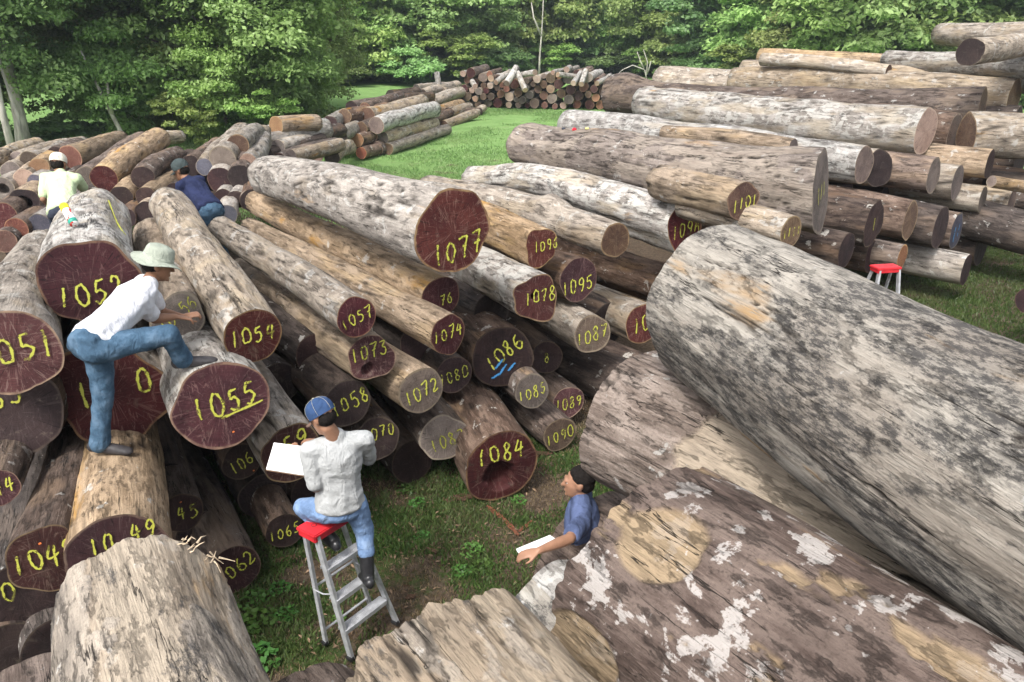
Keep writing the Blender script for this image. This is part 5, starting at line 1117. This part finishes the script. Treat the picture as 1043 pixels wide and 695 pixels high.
def sheet(name, label, c4, thick, m, cat, under=None):
    c4 = [Vector(c) for c in c4]; nn_ = (c4[1]-c4[0]).cross(c4[3]-c4[0]).normalized(); nn_ = nn_ if nn_.z > 0 else -nn_
    bm = bmesh.new(); a = [bm.verts.new(c) for c in c4]; b = [bm.verts.new(c - nn_*thick) for c in c4]; bm.faces.new(a); bm.faces.new(b[::-1])
    for i in range(4): bm.faces.new((a[i], a[(i+1) % 4], b[(i+1) % 4], b[i]))
    bmesh.ops.recalc_face_normals(bm, faces=bm.faces); me = bpy.data.meshes.new(name); bm.to_mesh(me); bm.free(); o = link(name, me, None, [m], False); tag(o, label, cat)
    if under:
        bm = bmesh.new(); g = [c4[0].lerp(c4[2], -.02), c4[1].lerp(c4[3], -.02), c4[2].lerp(c4[0], -.02), c4[3].lerp(c4[1], -.02)]; a = [bm.verts.new(c - nn_*(thick+.002)) for c in g]; b = [bm.verts.new(c - nn_*(thick+.007)) for c in g]; bm.faces.new(a); bm.faces.new(b[::-1])
        for i in range(4): bm.faces.new((a[i], a[(i+1) % 4], b[(i+1) % 4], b[i]))
        bmesh.ops.recalc_face_normals(bm, faces=bm.faces); me = bpy.data.meshes.new('cover'); bm.to_mesh(me); bm.free(); link('cover', me, o, [under], False)
    return o
sheet('notebook', 'open white notebook held by the man on the ladder', [Pz(279, 451, 1.66), Pz(311, 455, 1.66), Pz(309, 484, 1.54), Pz(271, 478, 1.54)], .012, PAP, 'notebook', BRD)

# --- man in blue polo at right, leaning on the white barked log
f3 = Vector((-1, .12, 0)).normalized(); J = {}
J['head'] = P(589, 491, 5.22); J['neck'] = P(592, 512, 5.24) ; J['pel'] = J['neck'] + Vector((.05, .12, -.56)); auto(J, f3, .18, .09)
pz = J['pel']; g0 = pz.z; kz = g0*.52
for S, dx in (('L', -.02), ('R', .06)):
    h_ = J['hip'+S]; J['kn'+S] = Vector((h_.x+dx-.03, h_.y, h_.z*.53)); J['ank'+S] = Vector((h_.x+dx+.02, h_.y, .09)); J['toe'+S] = J['ank'+S] + f3*.15 + Vector((0, 0, -.05))
J['elL'] = reach(J['shL'], 580, 549, .27, False); J['wrL'] = reach(J['elL'], 549, 561, .25, False); J['elR'] = J['shR'] + Vector((.02, .03, -.28)); J['wrR'] = J['elR'] + Vector((-.06, .0, -.24))
print('man3', J['head'], J['pel'], J['elL'], J['wrL'])
man3 = person('dark haired man in blue polo beside the white barked log', J, f3, (-1, .10, -.05), Vector((0, 0, 1)), SKIN2, BLUES, DARKT, LEATH, hands=[('L', (-.9, -.1, -.2), (.1, .2, -1), .45, 1), ('R', (-.1, 0, -1), (0, -1, 0), .5, -1)], sleeve=.72, s=.97)
wz = J['wrL']
sheet('notepad', 'white notepad lying on the white barked log under a hand', [P(526, 559, 4.95), P(560, 545, 5.15), P(569, 551, 5.05), P(531, 567, 4.86)], .010, PAP, 'notepad')

# --- man in pale green shirt and cream cap
f4 = Vector((.15, 1, 0)).normalized(); J = {}
J['head'] = P(60, 168, 9.6); J['neck'] = P(62, 178, 9.5); J['pel'] = P(64, 215, 9.25); auto(J, f4, .20)
for S, dx in (('L', -.08), ('R', .08)): h_ = J['hip'+S]; J['kn'+S] = h_ + Vector((dx, .10, -.40)); J['ank'+S] = h_ + Vector((dx*1.2, -.02, -.80)); J['toe'+S] = J['ank'+S] + Vector((0, .16, -.05))
J['elL'] = reach(J['shL'], 44, 203, .28, False); J['wrL'] = reach(J['elL'], 56, 213, .24, True); J['elR'] = reach(J['shR'], 86, 193, .28, True); J['wrR'] = J['elR'] + Vector((-.05, .2, -.10))
print('man4 foot', J['ankL'], J['ankR']); foot4 = (J['ankL']+J['ankR'])/2
man4 = person('man in pale lime tee and cream cap behind the thick 105 log', J, f4, (-.1, 1, -.4), Vector((0, .3, 1)), SKIN, GREEN, DARKT, LEATH, hat=('cap', CAPW, CAPW, STI), hands=[('L', (.5, .3, -.5), (0, 1, 0), .6, -1), ('R', (-.2, .8, -.3), (0, 0, -1), .6, -1)], sleeve=.8, s=1.0)
# --- man in navy shirt and charcoal cap
f5 = Vector((-.9, .25, 0)).normalized(); J = {}
J['head'] = P(184, 174, 9.9); J['neck'] = P(192, 184, 9.9); J['pel'] = reach(J['neck'], 214, 213, .55, False); auto(J, f5, .19)
for S, dx in (('L', -.10), ('R', .06)): h_ = J['hip'+S]; J['kn'+S] = h_ + Vector((dx-.06, .02, -.40)); J['ank'+S] = h_ + Vector((dx, .05, -.80)); J['toe'+S] = J['ank'+S] + f5*.16 - Z*.05
J['elL'] = J['shL'] + Vector((-.02, .0, -.28)); J['wrL'] = J['elL'] + Vector((-.18, .10, -.10)); J['elR'] = J['shR'] + Vector((-.08, .05, -.26)); J['wrR'] = J['elR'] + Vector((-.18, 0, -.08))
print('man5 foot', J['ankL'], J['ankR']); foot5 = (J['ankL']+J['ankR'])/2
man5 = person('man in navy shirt and charcoal cap stooping behind the 1054 log', J, f5, (-.9, .1, -.30), Vector((-.25, 0, 1)), SKIN, NAVY, JEAN, LEATH, hat=('cap', CAPG, CAPG, CAPG), hands=[('L', (-.7, .2, -.4), (0, 0, -1), .6, 1), ('R', (-.7, 0, -.4), (0, 0, -1), .6, -1)], sleeve=.85, s=1.0)
# logs the two men behind stand on
for (ft_, lb) in ((foot4, 'log under the feet of the man in pale lime'), (foot5, 'log under the feet of the stooping man in navy')):
    z_ = ft_.z - .07
    for k, R in enumerate((.28, .30, .3)):
        zc = z_ - R - (0, .60, 1.2)[k]*.98
        if zc < R*.6 and k: continue
        c = ft_ + Vector((0, .02, 0)); c.z = zc; d = Vector((-.55, .84, 0))
        V, Fq, bk, ck, nn = body_mesh(1.6, R, R, 700+k, nseg=40, nring=24, lob=.02, rough=.4); o = link('log', npmesh('log', V, Fq, {'bark': bk, 'crack': ck}), None, [BM['brown']]); o.matrix_world = frame(c - d*.8, c + d*.8)
        tag(o, lb if k == 0 else 'inner log beneath the men standing behind the near pile', 'log', 'inner logs in shade'); link('cut_face', cap_mesh(V[:nn], 'cut_face'), o, [EM['dark']]); fm = cap_mesh(V[-nn:], 'cut_face'); fm.flip_normals(); link('cut_face', fm, o, [EM['dark']])

# --- spray can lying on the 1052 log, tape measure on it
pa, na = hit(n['1052'], 66, 213); pb, nb_ = hit(n['1052'], 78, 233); nn_ = (na+nb_).normalized(); base = pb + nn_*.035; d = (reach(base, 65, 210, .20, True)-base).normalized(); M = Matrix((d.orthogonal().normalized(), d.cross(d.orthogonal().normalized()), d)).transposed().to_4x4(); M.translation = base
root = empty('spray_can'); tag(root, 'white spray paint can with yellow cap lying on the 105 log', 'spray can')
mb = MB(); mb.lathe([(.001, 0), (.030, 0), (.033, .006), (.033, .145), (.030, .155), (.024, .160)], M, 24)
CANM = mat('printed_can'); N = NT(CANM); tcn = N.n('ShaderNodeTexCoord'); vv = N.noise(tcn.outputs['Object'], 16, 3, .5); N.out(N.mix(N.step(vv, .56, .58), (.75, .75, .72), (.55, .05, .04)), .35)
can = mb.build('can_body', CANM, root, True); mb = MB(); mb.lathe([(.0335, .006), (.0340, .006), (.0340, .045), (.0335, .045)], M, 24); mb.build('green_band', simple('green_print', (.03, .30, .22), .4), can, True)
mb = MB(); mb.lathe([(.033, .158), (.033, .205), (.028, .212), (.001, .213)], M, 24); mb.lathe([(.033, .158), (.001, .158)], M, 24); mb.build('cap', simple('yellow_plastic', (.75, .60, .02), .4), root, True)
def strip(name, label, pts, wdt, m, cat):
    V = []; Fq = []; pts = [p for p in pts]
    for i, (p, nr) in enumerate(pts):
        d = (pts[min(i+1, len(pts)-1)][0] - pts[max(0, i-1)][0]).normalized(); s_ = d.cross(nr).normalized()
        for k, h_ in ((-1, .008), (1, .008), (1, .011), (-1, .011)): V.append(tuple(p + s_*k*wdt/2 + nr*h_))
    for i in range(len(pts)-1):
        b = i*4
        for k in range(4): Fq.append([b+k, b+(k+1) % 4, b+4+(k+1) % 4, b+4+k])
    me = bpy.data.meshes.new(name); me.from_pydata(V, [], Fq); me.update(); return tag(link(name, me, None, [m], False), label, cat)
strip('measuring_tape', 'thin yellow measuring tape laid along the 105 log', [hit(n['1052'], 110+17*t, 205+34*t+5*math.sin(t*3)) for t in np.linspace(0, 1, 14)], .016, simple('yellow_tape', (.62, .62, .06), .4), 'tape')
# --- bits lying on the very long log
def bundle(label, u, v, col, r, nm='cloth_bag', cat='bag'):
    v = next((q for q in range(int(v), 150) if bvh(n['long']).ray_cast(Vector((0, 0, CAMZ)), ray(u, q).normalized())[0] is not None), v) + 1
    p, nr = hit(n['long'], u, v); ch = [(None, [(p + Vector((-r*.5, 0, r*.35)), r*.6), (p + Vector((r*.5, 0, r*.4)), r*.5), (p + Vector((0, 0, r*.7)), r*.45)])]; o = blob(nm, ch, [cloth(nm+'_cloth', col)], None, .012, .012, 3, 2); return tag(o, label, cat)
bundle('red cloth bundle left on top of the very long grained log', 585, 124, (.62, .03, .05), .04); bundle('dark cloth bundle at left on the very long grained log', 574, 124, (.05, .055, .07), .035); bundle('yellow and white cloth bundle on the very long grained log', 598, 127, (.62, .60, .22), .036)
# blue strokes on the 1086 end
def strokes(parent, P_, seg, m, w_=.02):
    V = []; Fq = []; E = []
    for (x0, y0, x1, y1) in seg:
        a = np.array([x0, y0]); b = np.array([x1, y1]); d = (b-a)/np.hypot(*(b-a)); nn2 = np.array([-d[1], d[0]])
        for t in (0, .5, 1):
            for k, e in ((-1, 0), (0, 1), (1, 0)): q = a+(b-a)*t + nn2*w_*k; V.append((q[0], q[1], .013+len(V)*.00005)); E.append(e if t == .5 else e*.6)
        o_ = len(V)-9
        for i in (0, 1):
            for k in (0, 1): c = o_+i*3+k; Fq.append([c, c+3, c+4, c+1])
    return link('painted_stroke', npmesh('painted_stroke', V, Fq, {'e': E}), parent, [m])
def face_of(o): return [c for c in o.children if c.name.startswith('cut_face')][0]
strokes(face_of(n['1086']), None, [(-.10, -.12, .0, -.02), (-.06, -.20, .04, -.08), (.05, -.16, .14, -.08), (-.14, -.22, -.04, -.18)], BLU, .022)
for k, (dx, dy) in (('1055', (.05, -.22)), ('1062', (.02, .10)), ('1064', (.09, -.10)), ('1048', (.0, .12)), ('1045', (0, .1)), ('1073', (.13, .02))):
    strokes(face_of(n[k]), None, [(dx-.008, dy, dx+.008, dy)], ORA, .012)
# --- splintered fibres on the front log's broken end
def fibres(label, u, v, D, num, seed, L=.12, spread=(1, .2, .3)):
    rg = random.Random(seed); mb = MB(); fF = [q for q in LOGS if q['o'] == n['F']][0]; c = n['F'].matrix_world @ (n['F'].data.vertices[len(n['F'].data.vertices)-300+int(u)].co*1.0 + Vector((0, -.01, .03)))
    for k in range(num):
        p = c + Vector((rg.uniform(-.05, .05), rg.uniform(-.05, .05), rg.uniform(-.03, .03))); dd = Vector((rg.gauss(spread[0], .5), rg.gauss(spread[1], .5), rg.gauss(spread[2], .5))).normalized()*L*rg.uniform(.4, 1.2)
        mb.tube([p, p+dd*.5+Vector((0, 0, rg.uniform(-.01, .02))), p+dd], [.005*rg.uniform(.5, 1.4), .003, .001], 5)
    return mb
FIB = simple('splintered_fibre', (.50, .40, .28), .9, var=.3, scale=30)
mb = fibres('', 42, .30, .03, 12, 5, .05); mb2 = fibres('', 22, .12, .05, 7, 6, .08, (1, .1, -.1)); 
for q_ in (mb, mb2):
    o = q_.build('splinters', FIB, n['F']); o.matrix_parent_inverse = n['F'].matrix_world.inverted(); o['kind'] = 'stuff'

# ------------------------------------------------------------------ humid air between the yard and the forest
def haze():
    mb = MB(); mb.box((0, 60, 12), (300, 200, 30)); o = mb.build('haze', None, None) if False else None
    bm = bmesh.new(); bmesh.ops.create_cube(bm, size=1)
    for q in bm.verts: q.co = Vector((q.co.x*320, q.co.y*170+62, q.co.z*34+14))
    me = bpy.data.meshes.new('haze'); bm.to_mesh(me); bm.free(); m = mat('humid_air'); N = NT(m); v = N.n('ShaderNodeVolumePrincipled')
    v.inputs['Color'].default_value = (.80, .90, 1, 1); v.inputs['Density'].default_value = .0006; v.inputs['Anisotropy'].default_value = .2
    o_ = N.n('ShaderNodeOutputMaterial'); N.l(v.outputs[0], o_.inputs['Volume']); tag(link('haze', me, None, [m], False), kind='stuff', label='thin humid air in front of the forest', cat='haze')
haze()
